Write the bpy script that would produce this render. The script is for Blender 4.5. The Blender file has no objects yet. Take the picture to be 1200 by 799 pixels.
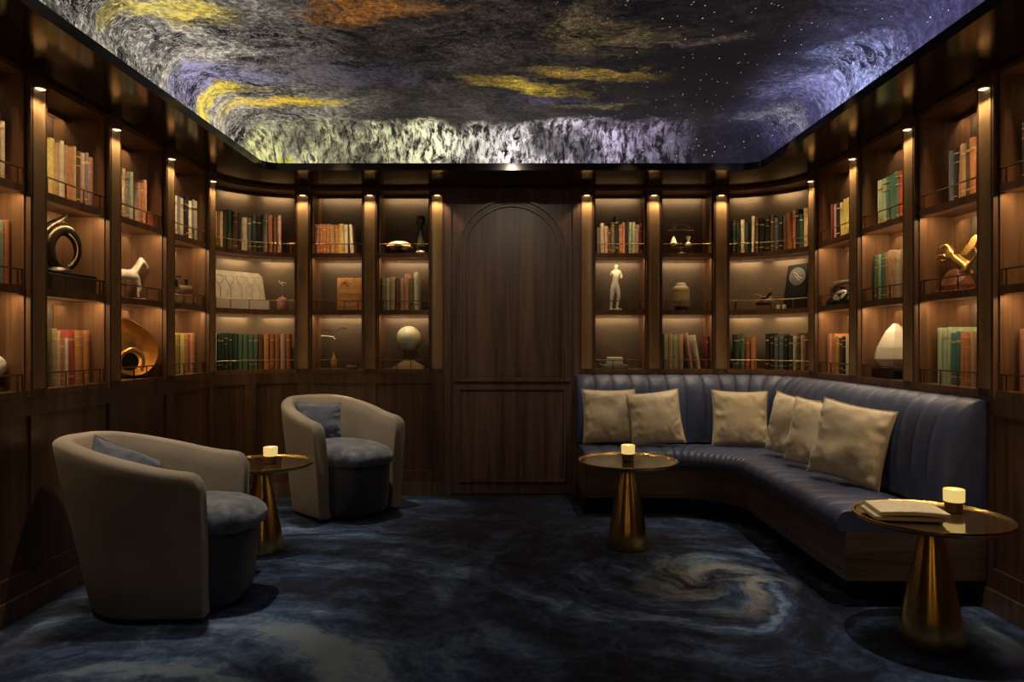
import bpy, bmesh, math, random
from mathutils import Vector, Matrix, noise
R = math.radians; PI = math.pi
S = bpy.context.scene
C = S.collection
random.seed(7)

# ------------------------------------------------------------------ camera, world, exposure, large lights
HC, F = 1.2, 850.0                      # eye height, focal length in pixels of a 1200 px wide frame
cam = bpy.data.objects.new('camera', bpy.data.cameras.new('camera')); C.objects.link(cam)
cam.location = (0, 0, HC); cam.rotation_euler = (R(90), 0, 0)
cam.data.sensor_width = 36; cam.data.lens = 36 * F / 1200; cam.data.clip_start = .05
S.camera = cam
w = bpy.data.worlds.new('world'); S.world = w; w.use_nodes = True
w.node_tree.nodes['Background'].inputs[0].default_value = (.02, .022, .03, 1)
w.node_tree.nodes['Background'].inputs[1].default_value = .3
S.view_settings.view_transform = 'Standard'; S.view_settings.look = 'None'
S.view_settings.exposure = 0.0; S.view_settings.gamma = 1; S.view_settings.use_curve_mapping = False

E_COVE, E_SPOT, E_STRIP, E_DOWN, E_ART = 2.2, 3.3, .50, 24.0, 1.30
E_FRONT, E_TOP = 1.25, 1.3
WARM, WARM2 = (1.0, .70, .38), (1.0, .62, .28)

def light(name, kind, loc, rot, energy, color, **kw):
    d = bpy.data.lights.new(name, kind); d.energy = energy; d.color = color
    for k, v in kw.items(): setattr(d, k, v)
    o = bpy.data.objects.new(name, d); C.objects.link(o); o.location = loc; o.rotation_euler = rot
    return o

W, YB, RC = 2.145, 5.667, .515          # half width of the room, back wall plane, corner radius
CY = YB - RC; CX = W - RC
YF = -1.6                               # wall behind the viewer
XO, YO, ZS, ZC = 1.737, 5.10, 2.40, 2.76   # ceiling opening, soffit and painted ceiling heights

# LED tape lying on the soffit behind its lip, lighting the painted ceiling
for sx in (-1, 1):
    light('cove_led', 'AREA', (sx * 1.825, 1.9, 2.445), (PI, R(-14) * sx, 0), E_COVE, (.93, .93, 1.0), shape='RECTANGLE', size=.05, size_y=6.0)
light('cove_led', 'AREA', (0, 5.185, 2.445), (PI + R(14), 0, 0), E_COVE * .6, (1.0, .95, .92), shape='RECTANGLE', size=3.3, size_y=.05)
# pin spots sunk in the painted ceiling, aimed at seats and tables; door and carpet spots are added fill
def aim(p, q): return (Vector(q) - Vector(p)).to_track_quat('-Z', 'Y').to_euler()
for p, q, e in (((1.62, 3.72, 2.74), (1.74, 3.80, .5), 2.2), ((1.62, 4.50, 2.74), (1.76, 4.52, .5), 2.1), ((1.45, 4.95, 2.74), (1.58, 5.25, .5), 2.0), ((.80, 4.95, 2.74), (.86, 5.25, .5), 2.0),
                ((1.45, 2.80, 2.74), (1.6, 2.88, .5), 3.2), ((-1.45, 3.38, 2.74), (-1.52, 3.40, .5), 4.2), ((-1.20, 4.98, 2.74), (-1.2, 5.12, .5), 4.2),
                ((0, 3.7, 2.74), (0, 5.62, 1.5), 1.35), ((-.3, 2.4, 2.74), (-.6, 3.0, 0), .3), ((.5, 2.9, 2.74), (.8, 3.6, 0), .25)):
    light('downlight_lamp', 'SPOT', p, aim(p, q), E_DOWN * e, (1.0, .84, .62), spot_size=R(42 if e > 1.9 else 54), spot_blend=.9, shadow_soft_size=.02)

# ------------------------------------------------------------------ materials
MATS = {}
def nt(name):
    m = bpy.data.materials.new(name); m.use_nodes = True
    t = m.node_tree; b = t.nodes['Principled BSDF']
    return m, t, b
def N(t, typ, **kw):
    n = t.nodes.new(typ)
    for k, v in kw.items():
        if k.startswith('i_'):
            key = k[2:]; key = int(key) if key.isdigit() else key.replace('_', ' ')
            n.inputs[key].default_value = v
        else: setattr(n, k, v)
    return n
def ramp(t, stops, src=None, interp='LINEAR'):
    n = t.nodes.new('ShaderNodeValToRGB'); cr = n.color_ramp; cr.interpolation = interp
    while len(cr.elements) < len(stops): cr.elements.new(.5)
    for e, (p, c) in zip(cr.elements, stops): e.position = p; e.color = (*c, 1) if len(c) == 3 else c
    if src is not None: t.links.new(src, n.inputs[0])
    return n
def mixc(t, fac, a, b, mode='MIX'):
    n = t.nodes.new('ShaderNodeMix'); n.data_type = 'RGBA'; n.blend_type = mode
    for inp, v in ((n.inputs[0], fac), (n.inputs[6], a), (n.inputs[7], b)):
        if hasattr(v, 'is_output'): t.links.new(v, inp)
        elif isinstance(v, (int, float)): inp.default_value = v
        else: inp.default_value = (*v, 1)
    return n.outputs[2]
def math_(t, op, a, b=None, c=None, clamp=False):
    n = t.nodes.new('ShaderNodeMath'); n.operation = op; n.use_clamp = clamp
    for i, v in enumerate((a, b, c)):
        if v is None: continue
        if hasattr(v, 'is_output'): t.links.new(v, n.inputs[i])
        else: n.inputs[i].default_value = v
    return n.outputs[0]
def bump(t, b, h, strength=.2, dist=.01):
    n = N(t, 'ShaderNodeBump'); n.inputs['Strength'].default_value = strength; n.inputs['Distance'].default_value = dist
    t.links.new(h, n.inputs['Height']); t.links.new(n.outputs[0], b.inputs['Normal'])

def wood(name, c0, c1, rough=.38, scale=1.0, horiz=False):
    if name in MATS: return MATS[name]
    m, t, b = nt(name)
    tc = N(t, 'ShaderNodeTexCoord'); mp = N(t, 'ShaderNodeMapping')
    mp.inputs['Scale'].default_value = (3, 3, 60) if horiz else (38 * scale, 38 * scale, 1.6 * scale)
    t.links.new(tc.outputs['Object'], mp.inputs[0])
    n1 = N(t, 'ShaderNodeTexNoise', i_Scale=1.0, i_Detail=5.0, i_Distortion=.6); t.links.new(mp.outputs[0], n1.inputs['Vector'])
    mp2 = N(t, 'ShaderNodeMapping'); mp2.inputs['Scale'].default_value = (1, 1, 14) if horiz else (7, 7, .35)
    t.links.new(tc.outputs['Object'], mp2.inputs[0])
    n2 = N(t, 'ShaderNodeTexNoise', i_Scale=1.3, i_Detail=2.0); t.links.new(mp2.outputs[0], n2.inputs['Vector'])
    f = math_(t, 'ADD', math_(t, 'MULTIPLY', n1.outputs[0], .55), math_(t, 'MULTIPLY', n2.outputs[0], .45))
    r = ramp(t, [(.36, c0), (.62, c1)], f); t.links.new(r.outputs[0], b.inputs['Base Color'])
    b.inputs['Roughness'].default_value = rough
    bump(t, b, n1.outputs[0], .12, .004)
    MATS[name] = m; return m
def plain(name, col, rough=.5, metal=0, spec=.5, nz=.12, ns=40, bm=0, emit=None, es=0, trans=0, coat=0, sheen=0):
    if name in MATS: return MATS[name]
    m, t, b = nt(name)
    tc = N(t, 'ShaderNodeTexCoord'); n = N(t, 'ShaderNodeTexNoise', i_Scale=float(ns), i_Detail=3.0)
    t.links.new(tc.outputs['Object'], n.inputs['Vector'])
    r = ramp(t, [(.3, tuple(v * (1 - nz) for v in col)), (.7, tuple(min(1, v * (1 + nz)) for v in col))], n.outputs[0])
    t.links.new(r.outputs[0], b.inputs['Base Color'])
    b.inputs['Roughness'].default_value = rough; b.inputs['Metallic'].default_value = metal
    b.inputs['Specular IOR Level'].default_value = spec
    b.inputs['Transmission Weight'].default_value = trans; b.inputs['Coat Weight'].default_value = coat
    b.inputs['Sheen Weight'].default_value = sheen
    if bm: bump(t, b, n.outputs[0], bm, .003)
    if emit: b.inputs['Emission Color'].default_value = (*emit, 1); b.inputs['Emission Strength'].default_value = es
    MATS[name] = m; return m

walnut = wood('walnut', (.055, .028, .016), (.150, .080, .045), .36)
walnut_d = wood('walnut_door', (.080, .045, .033), (.200, .120, .090), .40, .8)
walnut_l = wood('walnut_bay', (.090, .042, .019), (.200, .100, .046), .42, 1.2)
bayback = plain('bay_back_panel', (.075, .052, .034), .6, nz=.15, ns=9)  # flat bays' copy, darkened in colour for the strip light's falloff
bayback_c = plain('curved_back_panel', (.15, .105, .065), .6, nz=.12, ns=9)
bronze = plain('bronze_channel', (.37, .235, .115), .50, .45, nz=.12, ns=12)
railm = plain('rail_bronze', (.16, .10, .05), .35, .9)
raillit = plain('rail_bronze_lit', (.45, .33, .18), .35, .9)  # rail colour lightened to look lit in the curved bays
brass = plain('brushed_brass', (.74, .49, .17), .22, 1.0, nz=.05, ns=6)
darktop = plain('smoked_bronze_top', (.10, .055, .030), .10, .35, nz=.05, coat=.6)
soffitm = plain('soffit_lacquer', (.018, .013, .009), .13, spec=.22, nz=.1, ns=3)
marble = plain('white_marble', (.78, .72, .60), .4, nz=.06, ns=12)
pewter = plain('pewter', (.42, .40, .37), .32, .8)
blackm = plain('black_metal', (.015, .013, .012), .4, .4)
darkbr = plain('dark_bronze', (.075, .058, .038), .28, .85, nz=.3, ns=14)
gold = plain('old_gold', (.72, .44, .14), .32, .9, nz=.2, ns=20)
page = plain('page_edges', (.55, .45, .30), .8, nz=.1, ns=120)
gilt = plain('gilt', (.70, .52, .25), .35, .7)
ledm = plain('led_diffuser', (.9, .8, .6), .5, emit=(1.0, .72, .40), es=.10)
puckm = plain('spotlight_lens', (.9, .85, .7), .5, emit=(1.0, .80, .52), es=1.8)

def fabric(name, col, rough=.85, fine=260, blotch=.12, sheen=.3, bs=.25, bscale=6):
    m, t, b = nt(name)
    tc = N(t, 'ShaderNodeTexCoord')
    n1 = N(t, 'ShaderNodeTexNoise', i_Scale=float(fine), i_Detail=2.0); t.links.new(tc.outputs['Object'], n1.inputs['Vector'])
    n2 = N(t, 'ShaderNodeTexNoise', i_Scale=float(bscale), i_Detail=4.0); t.links.new(tc.outputs['Object'], n2.inputs['Vector'])
    a = ramp(t, [(.3, tuple(v * (1 - blotch) for v in col)), (.7, tuple(min(1, v * (1 + blotch)) for v in col))], n2.outputs[0])
    g = ramp(t, [(.3, (.8, .8, .8)), (.7, (1.15, 1.15, 1.15))], n1.outputs[0])
    t.links.new(mixc(t, 1.0, a.outputs[0], g.outputs[0], 'MULTIPLY'), b.inputs['Base Color'])
    b.inputs['Roughness'].default_value = rough; b.inputs['Sheen Weight'].default_value = sheen
    bump(t, b, n1.outputs[0], bs, .002); MATS[name] = m; return m
cream_f = fabric('cream_boucle', (.26, .225, .185), sheen=.1)
linen = fabric('champagne_linen', (.68, .56, .37), .5, 180, .08, .4)
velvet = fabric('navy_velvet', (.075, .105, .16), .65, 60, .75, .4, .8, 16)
velvet_d = fabric('navy_velvet_shaded', (.028, .038, .062), .8, 90, .2, .3)  # darker velvet copy for the seat front, shade put into the colour
bluep = fabric('blue_pillow_cloth', (.075, .095, .15), .8, 200, .1, .3)
leather = plain('blue_leather', (.050, .064, .125), .42, spec=.35, nz=.12, ns=14, bm=.05)

def carpet_mat():
    m, t, b = nt('blue_swirl_carpet')
    tc = N(t, 'ShaderNodeTexCoord'); P = tc.outputs['Object']
    wn = N(t, 'ShaderNodeTexNoise', i_Scale=1.3, i_Detail=5.0, i_Roughness=.6); t.links.new(P, wn.inputs['Vector'])
    def polar(cx, cy, flip, tw, rs, ts, seed, warp):
        v = N(t, 'ShaderNodeVectorMath', operation='MULTIPLY_ADD'); t.links.new(wn.outputs['Color'], v.inputs[0]); v.inputs[1].default_value = (warp, warp, 0); t.links.new(P, v.inputs[2])
        u = N(t, 'ShaderNodeVectorMath', operation='SUBTRACT'); t.links.new(v.outputs[0], u.inputs[0]); u.inputs[1].default_value = (cx + warp / 2, cy + warp / 2, 0)
        sx = N(t, 'ShaderNodeSeparateXYZ'); t.links.new(u.outputs[0], sx.inputs[0])
        k = -1.0 if flip else 1.0
        th = math_(t, 'ARCTAN2', math_(t, 'MULTIPLY', sx.outputs[1], k), math_(t, 'MULTIPLY', sx.outputs[0], k))
        l = N(t, 'ShaderNodeVectorMath', operation='LENGTH'); t.links.new(u.outputs[0], l.inputs[0]); r_ = l.outputs['Value']
        cb = N(t, 'ShaderNodeCombineXYZ'); t.links.new(math_(t, 'MULTIPLY_ADD', th, tw, math_(t, 'MULTIPLY', r_, rs)), cb.inputs[0])
        t.links.new(math_(t, 'MULTIPLY', math_(t, 'MULTIPLY', th, r_), ts), cb.inputs[1]); cb.inputs[2].default_value = seed
        return r_, cb.outputs[0]
    def nz(vec, sc, det=6.0, ro=.65, di=.3):
        n = N(t, 'ShaderNodeTexNoise', i_Scale=float(sc), i_Detail=det, i_Roughness=ro, i_Distortion=di); t.links.new(vec, n.inputs['Vector']); return n.outputs[0]
    r1, p1 = polar(-1.55, 2.15, False, .25, 2.9, .85, 1.0, .5)
    r2, p2 = polar(1.0, 3.62, True, .70, 4.2, 1.1, 5.0, .55)
    s1 = ramp(t, [(.40, (0, 0, 0)), (.53, (.42, .42, .42)), (.66, (1, 1, 1))], nz(p1, 1.0)).outputs[0]
    s2 = ramp(t, [(.42, (0, 0, 0)), (.54, (.35, .35, .35)), (.64, (1, 1, 1))], nz(p2, 1.0)).outputs[0]
    k2 = math_(t, 'SUBTRACT', 1.35, math_(t, 'MULTIPLY', r2, .75), clamp=True)
    mottle = nz(P, 7, 8.0, .75, .8); fine = nz(P, 42, 5.0, .8)
    st = math_(t, 'ADD', math_(t, 'MULTIPLY', s1, math_(t, 'SUBTRACT', 1.0, k2)), math_(t, 'MULTIPLY', s2, k2))
    mt = math_(t, 'SUBTRACT', mottle, .5); fn = math_(t, 'SUBTRACT', fine, .5)
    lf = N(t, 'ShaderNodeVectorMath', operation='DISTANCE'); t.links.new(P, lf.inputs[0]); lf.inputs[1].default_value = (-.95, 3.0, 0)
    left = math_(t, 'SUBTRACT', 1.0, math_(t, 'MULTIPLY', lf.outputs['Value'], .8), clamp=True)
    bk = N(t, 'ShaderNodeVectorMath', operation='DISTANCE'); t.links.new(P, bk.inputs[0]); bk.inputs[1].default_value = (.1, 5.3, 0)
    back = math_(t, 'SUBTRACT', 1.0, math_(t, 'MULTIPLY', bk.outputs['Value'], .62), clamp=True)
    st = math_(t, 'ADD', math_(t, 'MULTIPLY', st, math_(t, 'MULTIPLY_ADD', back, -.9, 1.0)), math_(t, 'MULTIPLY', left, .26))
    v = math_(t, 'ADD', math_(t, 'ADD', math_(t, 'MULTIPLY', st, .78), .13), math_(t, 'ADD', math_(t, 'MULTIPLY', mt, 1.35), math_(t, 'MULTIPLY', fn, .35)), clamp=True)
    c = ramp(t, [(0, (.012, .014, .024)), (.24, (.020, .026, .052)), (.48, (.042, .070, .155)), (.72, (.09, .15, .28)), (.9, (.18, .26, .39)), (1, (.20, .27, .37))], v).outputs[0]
    # the pale marbled eddy beside the middle table
    eddy = math_(t, 'MULTIPLY', math_(t, 'SUBTRACT', 1.0, math_(t, 'MULTIPLY', math_(t, 'ABSOLUTE', math_(t, 'SUBTRACT', r2, .22)), 4.6), clamp=True), ramp(t, [(.44, (0, 0, 0)), (.56, (1, 1, 1))], nz(p2, .8, 5.0, .6)).outputs[0])
    c = mixc(t, math_(t, 'MULTIPLY', eddy, math_(t, 'MULTIPLY_ADD', mt, 2.0, .85), clamp=True), c, (.33, .37, .41))
    dark = math_(t, 'MULTIPLY', math_(t, 'MULTIPLY', math_(t, 'SUBTRACT', 4.75, r1), -1.3, clamp=True), 0.6)
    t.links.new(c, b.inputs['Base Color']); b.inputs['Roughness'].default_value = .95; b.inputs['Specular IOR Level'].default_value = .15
    pile = N(t, 'ShaderNodeTexNoise', i_Scale=160.0, i_Detail=2.0); t.links.new(P, pile.inputs['Vector'])
    bump(t, b, pile.outputs[0], .5, .004)
    return m

def art_mat():
    m, t, b = nt('painted_cosmos')
    uv = N(t, 'ShaderNodeUVMap', uv_map='plan'); P = uv.outputs[0]
    def nz(vec, sc, det=5.0, ro=.6, di=0.0, color=False):
        n = N(t, 'ShaderNodeTexNoise', i_Scale=float(sc), i_Detail=det, i_Roughness=ro, i_Distortion=di); t.links.new(vec, n.inputs['Vector']); return n.outputs['Color' if color else 0]
    def vmad(a, k, add_):
        v = N(t, 'ShaderNodeVectorMath', operation='MULTIPLY_ADD'); t.links.new(a, v.inputs[0]); v.inputs[1].default_value = k; t.links.new(add_, v.inputs[2]); return v.outputs[0]
    Q = vmad(nz(P, 1.6, 5.0, .6, 0, True), (.9, .7, 0), P)              # large swirls
    Q2 = vmad(nz(Q, 5.0, 4.0, .6, 0, True), (.22, .22, 0), Q)          # curls
    Q3 = vmad(nz(P, 9.0, 5.0, .65, 0, True), (.18, .18, 0), vmad(nz(Q, 4.0, 4.0, .6, 0, True), (.22, .22, 0), Q))
    def stepr(src, a, c_): return ramp(t, [(a, (0, 0, 0)), (c_, (1, 1, 1))], src).outputs[0]
    def blob(x, y, rx, ry, ang=0):
        v = N(t, 'ShaderNodeVectorMath', operation='SUBTRACT'); t.links.new(Q3, v.inputs[0]); v.inputs[1].default_value = (x + .65, y + .55, 0)
        mp = N(t, 'ShaderNodeMapping', vector_type='TEXTURE'); mp.inputs['Scale'].default_value = (rx, ry, 1); mp.inputs['Rotation'].default_value = (0, 0, R(ang))
        t.links.new(v.outputs[0], mp.inputs[0])
        l = N(t, 'ShaderNodeVectorMath', operation='LENGTH'); t.links.new(mp.outputs[0], l.inputs[0])
        return math_(t, 'SUBTRACT', 1.5, l.outputs['Value'], clamp=True)
    sep = N(t, 'ShaderNodeSeparateXYZ'); t.links.new(P, sep.inputs[0]); U, V = sep.outputs[0], sep.outputs[1]
    def lines(sc, wd, seed):
        mp = N(t, 'ShaderNodeMapping'); mp.inputs['Scale'].default_value = (1, 1.9, 1); mp.inputs['Location'].default_value = (seed, seed * 2, seed); t.links.new(Q2, mp.inputs[0])
        a = math_(t, 'ABSOLUTE', math_(t, 'SUBTRACT', nz(mp.outputs[0], sc, 4.0, .6, .6), .5))
        return math_(t, 'SUBTRACT', 1.0, math_(t, 'DIVIDE', a, wd), clamp=True)
    ln = math_(t, 'MAXIMUM', math_(t, 'MAXIMUM', lines(3, .020, 0), lines(7, .026, 3)), lines(15, .035, 7))
    grain = stepr(nz(P, 30, 6.0, .8), .44, .64)
    cloud = stepr(nz(Q2, 2.6, 8.0, .7), .44, .62)
    tex = math_(t, 'MULTIPLY', math_(t, 'ADD', math_(t, 'MULTIPLY', ln, .55), math_(t, 'MULTIPLY', cloud, .55)), math_(t, 'MULTIPLY_ADD', grain, .75, .30), clamp=True)
    c = mixc(t, tex, (.008, .008, .011), (.055, .048, .044))
    def add(c, f, col, k=1.0, tx=None):
        return mixc(t, math_(t, 'MULTIPLY', math_(t, 'MULTIPLY', f, k), tx if tx is not None else tex, clamp=True), c, col)
    solid = math_(t, 'MULTIPLY', stepr(nz(Q2, 4.0, 7.0, .7), .36, .50), math_(t, 'MULTIPLY_ADD', grain, .5, .6))
    solid = math_(t, 'MULTIPLY', solid, math_(t, 'MULTIPLY_ADD', tex, .9, .35))
    lm = math_(t, 'MULTIPLY', math_(t, 'SUBTRACT', -.75, U), 1.1, clamp=True)
    c = add(c, lm, (.62, .57, .48), 1.6)
    c = add(c, math_(t, 'SUBTRACT', 1.0, math_(t, 'ABSOLUTE', math_(t, 'ADD', U, .3)), clamp=True), (.16, .13, .10), .9)
    c = add(c, blob(-1.80, 4.17, .40, .17, 10), (.30, .28, .58), 1.5)
    c = add(c, blob(-1.0, 4.2, .6, .20, 5), (.07, .07, .13), 1.0)
    c = add(c, blob(-1.80, 4.45, .20, .09, -8), (.85, .66, .06), 1.6, solid)
    c = add(c, blob(-1.48, 4.75, .34, .11, -5), (.80, .56, .05), 1.6, solid)
    c = add(c, blob(-1.61, 3.40, .22, .12, 20), (.78, .62, .12), 1.5, solid)
    c = add(c, blob(-.69, 3.42, .30, .10, -10), (.40, .18, .04), 1.2, solid)
    c = add(c, blob(.14, 4.45, .26, .10, 20), (.60, .44, .07), 1.5, solid)
    c = add(c, blob(.50, 4.22, .34, .08, 12), (.50, .34, .07), 1.4, solid)
    c = add(c, blob(.45, 3.62, .30, .24, 30), (.24, .18, .08), 1.2)
    c = add(c, blob(.58, 4.80, .16, .05, 0), (.36, .30, .06), .8, solid)
    c = add(c, blob(.30, 4.72, .35, .10, 0), (.16, .13, .22), 1.0)
    c = add(c, blob(.95, 3.75, .28, .05, -18), (.22, .18, .14), .9)
    c = mixc(t, math_(t, 'MULTIPLY', blob(1.15, 4.3, .45, .5, 0), .7), c, (.012, .011, .013))
    # violet star cloud down the right side
    rv = math_(t, 'MULTIPLY', math_(t, 'SUBTRACT', U, 1.35), 1.6, clamp=True)
    c = add(c, rv, (.17, .155, .36), 1.0, math_(t, 'MULTIPLY_ADD', tex, .7, .16))
    c = add(c, blob(2.02, 3.85, .22, .42, 12), (.55, .60, .95), 1.7)
    c = add(c, blob(1.80, 4.45, .24, .20, 25), (.30, .29, .52), 1.0)
    c = add(c, blob(1.85, 4.9, .26, .12, -25), (.52, .50, .50), .9)
    # vertical brushed fringe along the far edge
    fr = N(t, 'ShaderNodeMapping'); fr.inputs['Scale'].default_value = (24, 9, 1); t.links.new(vmad(nz(P, 6, 3.0, .6, 0, True), (.06, .12, 0), P), fr.inputs[0])
    frn = nz(fr.outputs[0], 1.0, 8.0, .8, .4)
    frr = stepr(frn, .44, .56)
    patch = stepr(nz(P, 2.3, 4.0, .6), .40, .58)
    edge = math_(t, 'MULTIPLY', math_(t, 'SUBTRACT', math_(t, 'MULTIPLY_ADD', patch, .12, V), 5.14), 6.0, clamp=True)
    lim = math_(t, 'MULTIPLY', math_(t, 'SUBTRACT', 1.40, U), 1.3, clamp=True)
    fcol = ramp(t, [(0, (.66, .64, .30)), (.33, (.85, .82, .55)), (.5, (.90, .85, .84)), (.72, (.62, .54, .74)), (1, (.25, .22, .38))],
                math_(t, 'MULTIPLY_ADD', U, .25, .5)).outputs[0]
    c = mixc(t, math_(t, 'MULTIPLY', edge, .65), c, (.016, .014, .018))
    c = mixc(t, math_(t, 'MULTIPLY', math_(t, 'MULTIPLY', math_(t, 'MULTIPLY', edge, lim), math_(t, 'MULTIPLY_ADD', patch, .8, .2)), frr), c, fcol)
    c = add(c, blob(-1.62, 5.45, .18, .06), (.50, .50, .04), 1.2, frr)
    # stars
    for sc, th_, k in ((22.0, .085, .6), (11.0, .05, .9)):
        vo = N(t, 'ShaderNodeTexVoronoi', i_Scale=sc); t.links.new(P, vo.inputs['Vector'])
        st = math_(t, 'MULTIPLY', math_(t, 'LESS_THAN', vo.outputs['Distance'], th_), math_(t, 'GREATER_THAN', nz(P, sc * .5, 2.0), .48))
        st = math_(t, 'MULTIPLY', st, math_(t, 'MULTIPLY', math_(t, 'ADD', U, .2), 1.0, clamp=True))
        c = mixc(t, math_(t, 'MULTIPLY', st, k), c, (.75, .75, .85))
    t.links.new(c, b.inputs['Base Color']); b.inputs['Roughness'].default_value = .8
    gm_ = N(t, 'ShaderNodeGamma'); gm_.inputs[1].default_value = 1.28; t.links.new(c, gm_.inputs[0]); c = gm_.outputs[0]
    t.links.new(c, b.inputs['Emission Color']); b.inputs['Emission Strength'].default_value = E_ART   # the art also emits its own colour
    return m

# ------------------------------------------------------------------ mesh helpers
class MB:
    def __init__(s): s.v = []; s.f = []
    def add(s, vs, fs):
        o = len(s.v); s.v += [tuple(v) for v in vs]; s.f += [tuple(i + o for i in f) for f in fs]; return s
    def box(s, x0, x1, y0, y1, z0, z1, M=None):
        vs = [Vector(p) for p in ((x0, y0, z0), (x1, y0, z0), (x1, y1, z0), (x0, y1, z0), (x0, y0, z1), (x1, y0, z1), (x1, y1, z1), (x0, y1, z1))]
        if M: vs = [M @ v for v in vs]
        return s.add(vs, [(0, 3, 2, 1), (4, 5, 6, 7), (0, 1, 5, 4), (1, 2, 6, 5), (2, 3, 7, 6), (3, 0, 4, 7)])
    def grid(s, rows, closed_u=False, closed_v=False, cap0=False, cap1=False):
        """rows: list of equally long lists of points; v runs along a row"""
        n, k = len(rows), len(rows[0]); vs = [p for r in rows for p in r]; fs = []
        for i in range(n if closed_u else n - 1):
            for j in range(k if closed_v else k - 1):
                a, b_ = i * k + j, i * k + (j + 1) % k; c_, d = ((i + 1) % n) * k + (j + 1) % k, ((i + 1) % n) * k + j
                fs.append((a, b_, c_, d))
        if cap0: fs.append(tuple(range(k))[::-1])
        if cap1: fs.append(tuple((n - 1) * k + j for j in range(k)))
        return s.add(vs, fs)
    def lathe(s, prof, n=32, c=(0, 0, 0), sx=1, sy=1, M=None):
        rows = []
        for r, z in prof:
            row = [Vector((c[0] + r * sx * math.cos(2 * PI * i / n), c[1] + r * sy * math.sin(2 * PI * i / n), c[2] + z)) for i in range(n)]
            if M: row = [M @ p for p in row]
            rows.append(row)
        return s.grid(rows, closed_v=True, cap0=prof[0][0] > 1e-5, cap1=prof[-1][0] > 1e-5)
    def tube(s, pts, r, n=8, closed=False):
        pts = [Vector(p) for p in pts]; rows = []; m = len(pts)
        rad = r if isinstance(r, (list, tuple)) else [r] * m
        up = Vector((0, 0, 1)); prev = None
        for i, p in enumerate(pts):
            a = pts[(i - 1) % m] if (closed or i > 0) else p; b_ = pts[(i + 1) % m] if (closed or i < m - 1) else p
            d = (b_ - a).normalized()
            if prev is None:
                x = d.cross(up)
                if x.length < 1e-3: x = d.cross(Vector((1, 0, 0)))
            else: x = prev - d * prev.dot(d)
            x.normalize(); prev = x; y = d.cross(x)
            rows.append([p + (x * math.cos(2 * PI * k / n) + y * math.sin(2 * PI * k / n)) * rad[i] for k in range(n)])
        return s.grid(rows, closed_u=closed, closed_v=True, cap0=not closed, cap1=not closed)
    def mesh(s, name, mat, smooth=40):
        me = bpy.data.meshes.new(name); me.from_pydata(s.v, [], s.f); me.update()
        bm = bmesh.new(); bm.from_mesh(me); bmesh.ops.recalc_face_normals(bm, faces=bm.faces); bm.to_mesh(me); bm.free()
        if smooth:
            me.polygons.foreach_set('use_smooth', [True] * len(me.polygons)); me.set_sharp_from_angle(angle=R(smooth))
        if mat: me.materials.append(mat)
        return me
    def build(s, name, mat, parent=None, smooth=40, loc=None, rot=None, **props):
        o = bpy.data.objects.new(name, s.mesh(name, mat, smooth)); C.objects.link(o)
        if parent: o.parent = parent
        if loc: o.location = loc
        if rot: o.rotation_euler = rot
        for k, v in props.items(): o[k] = v
        return o
def bevel(o, wd=.004, seg=2):
    m = o.modifiers.new('bevel', 'BEVEL'); m.width = wd; m.segments = seg; m.limit_method = 'ANGLE'; return o
def thing(name, label, cat, loc=(0, 0, 0), rot=(0, 0, 0), group=None):
    o = bpy.data.objects.new(name, None); C.objects.link(o); o.empty_display_size = .05
    o.location = loc; o.rotation_euler = rot if isinstance(rot, tuple) else (0, 0, rot)
    o['label'] = label; o['category'] = cat
    if group: o['group'] = group
    return o
def struct(mb, name, mat, smooth=40):
    return mb.build(name, mat, None, smooth, kind='structure')
def copytree(o, parent=None):
    c = o.copy(); C.objects.link(c)
    if parent: c.parent = parent
    for ch in list(o.children): copytree(ch, c)
    return c

# ------------------------------------------------------------------ floor, soffit, painted ceiling
struct(MB().box(-2.6, 2.6, YF - .1, 6.0, -.05, 0), 'floor', carpet_mat(), 0)

def rrect(off, n=14, rad=.12):
    """rounded rectangle of the ceiling opening, pushed outwards by off"""
    x, y0, y1 = XO + off, -1.1 - off, YO + off; r = rad + off; pts = []
    for cx, cy, a0 in ((x - r, y1 - r, 0), (-x + r, y1 - r, 90), (-x + r, y0 + r, 180), (x - r, y0 + r, 270)):
        for i in range(n + 1):
            a = R(a0 + 90 * i / n); pts.append((cx + r * math.cos(a), cy + r * math.sin(a)))
    return pts
inner = rrect(0); outer = []
for (x, y) in inner:
    cx, cy = 0, 2.0; dx, dy = x - cx, y - cy
    k = min((2.6 / abs(dx)) if dx else 99, ((6.0 - cy) if dy > 0 else (cy - YF + .1)) / abs(dy) if dy else 99)
    outer.append((cx + dx * k, cy + dy * k))
# snap the rays nearest the corners so the outer outline is a true rectangle
for sx, sy in ((2.6, 6.0), (-2.6, 6.0), (-2.6, YF - .1), (2.6, YF - .1)):
    i = min(range(len(outer)), key=lambda k: (outer[k][0] - sx) ** 2 + (outer[k][1] - sy) ** 2); outer[i] = (sx, sy)
rows = [[(x, y, ZS) for x, y in outer], [(x, y, ZS) for x, y in inner], [(x, y, ZS + .05) for x, y in inner], [(x, y, ZS + .05) for x, y in rrect(.012)],
        [(x, y, ZS + .02) for x, y in rrect(.012)], [(x, y, ZS + .02) for x, y in rrect(.19)]]
struct(MB().grid(rows, closed_v=True), 'trim_1', soffitm, 30)

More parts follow.
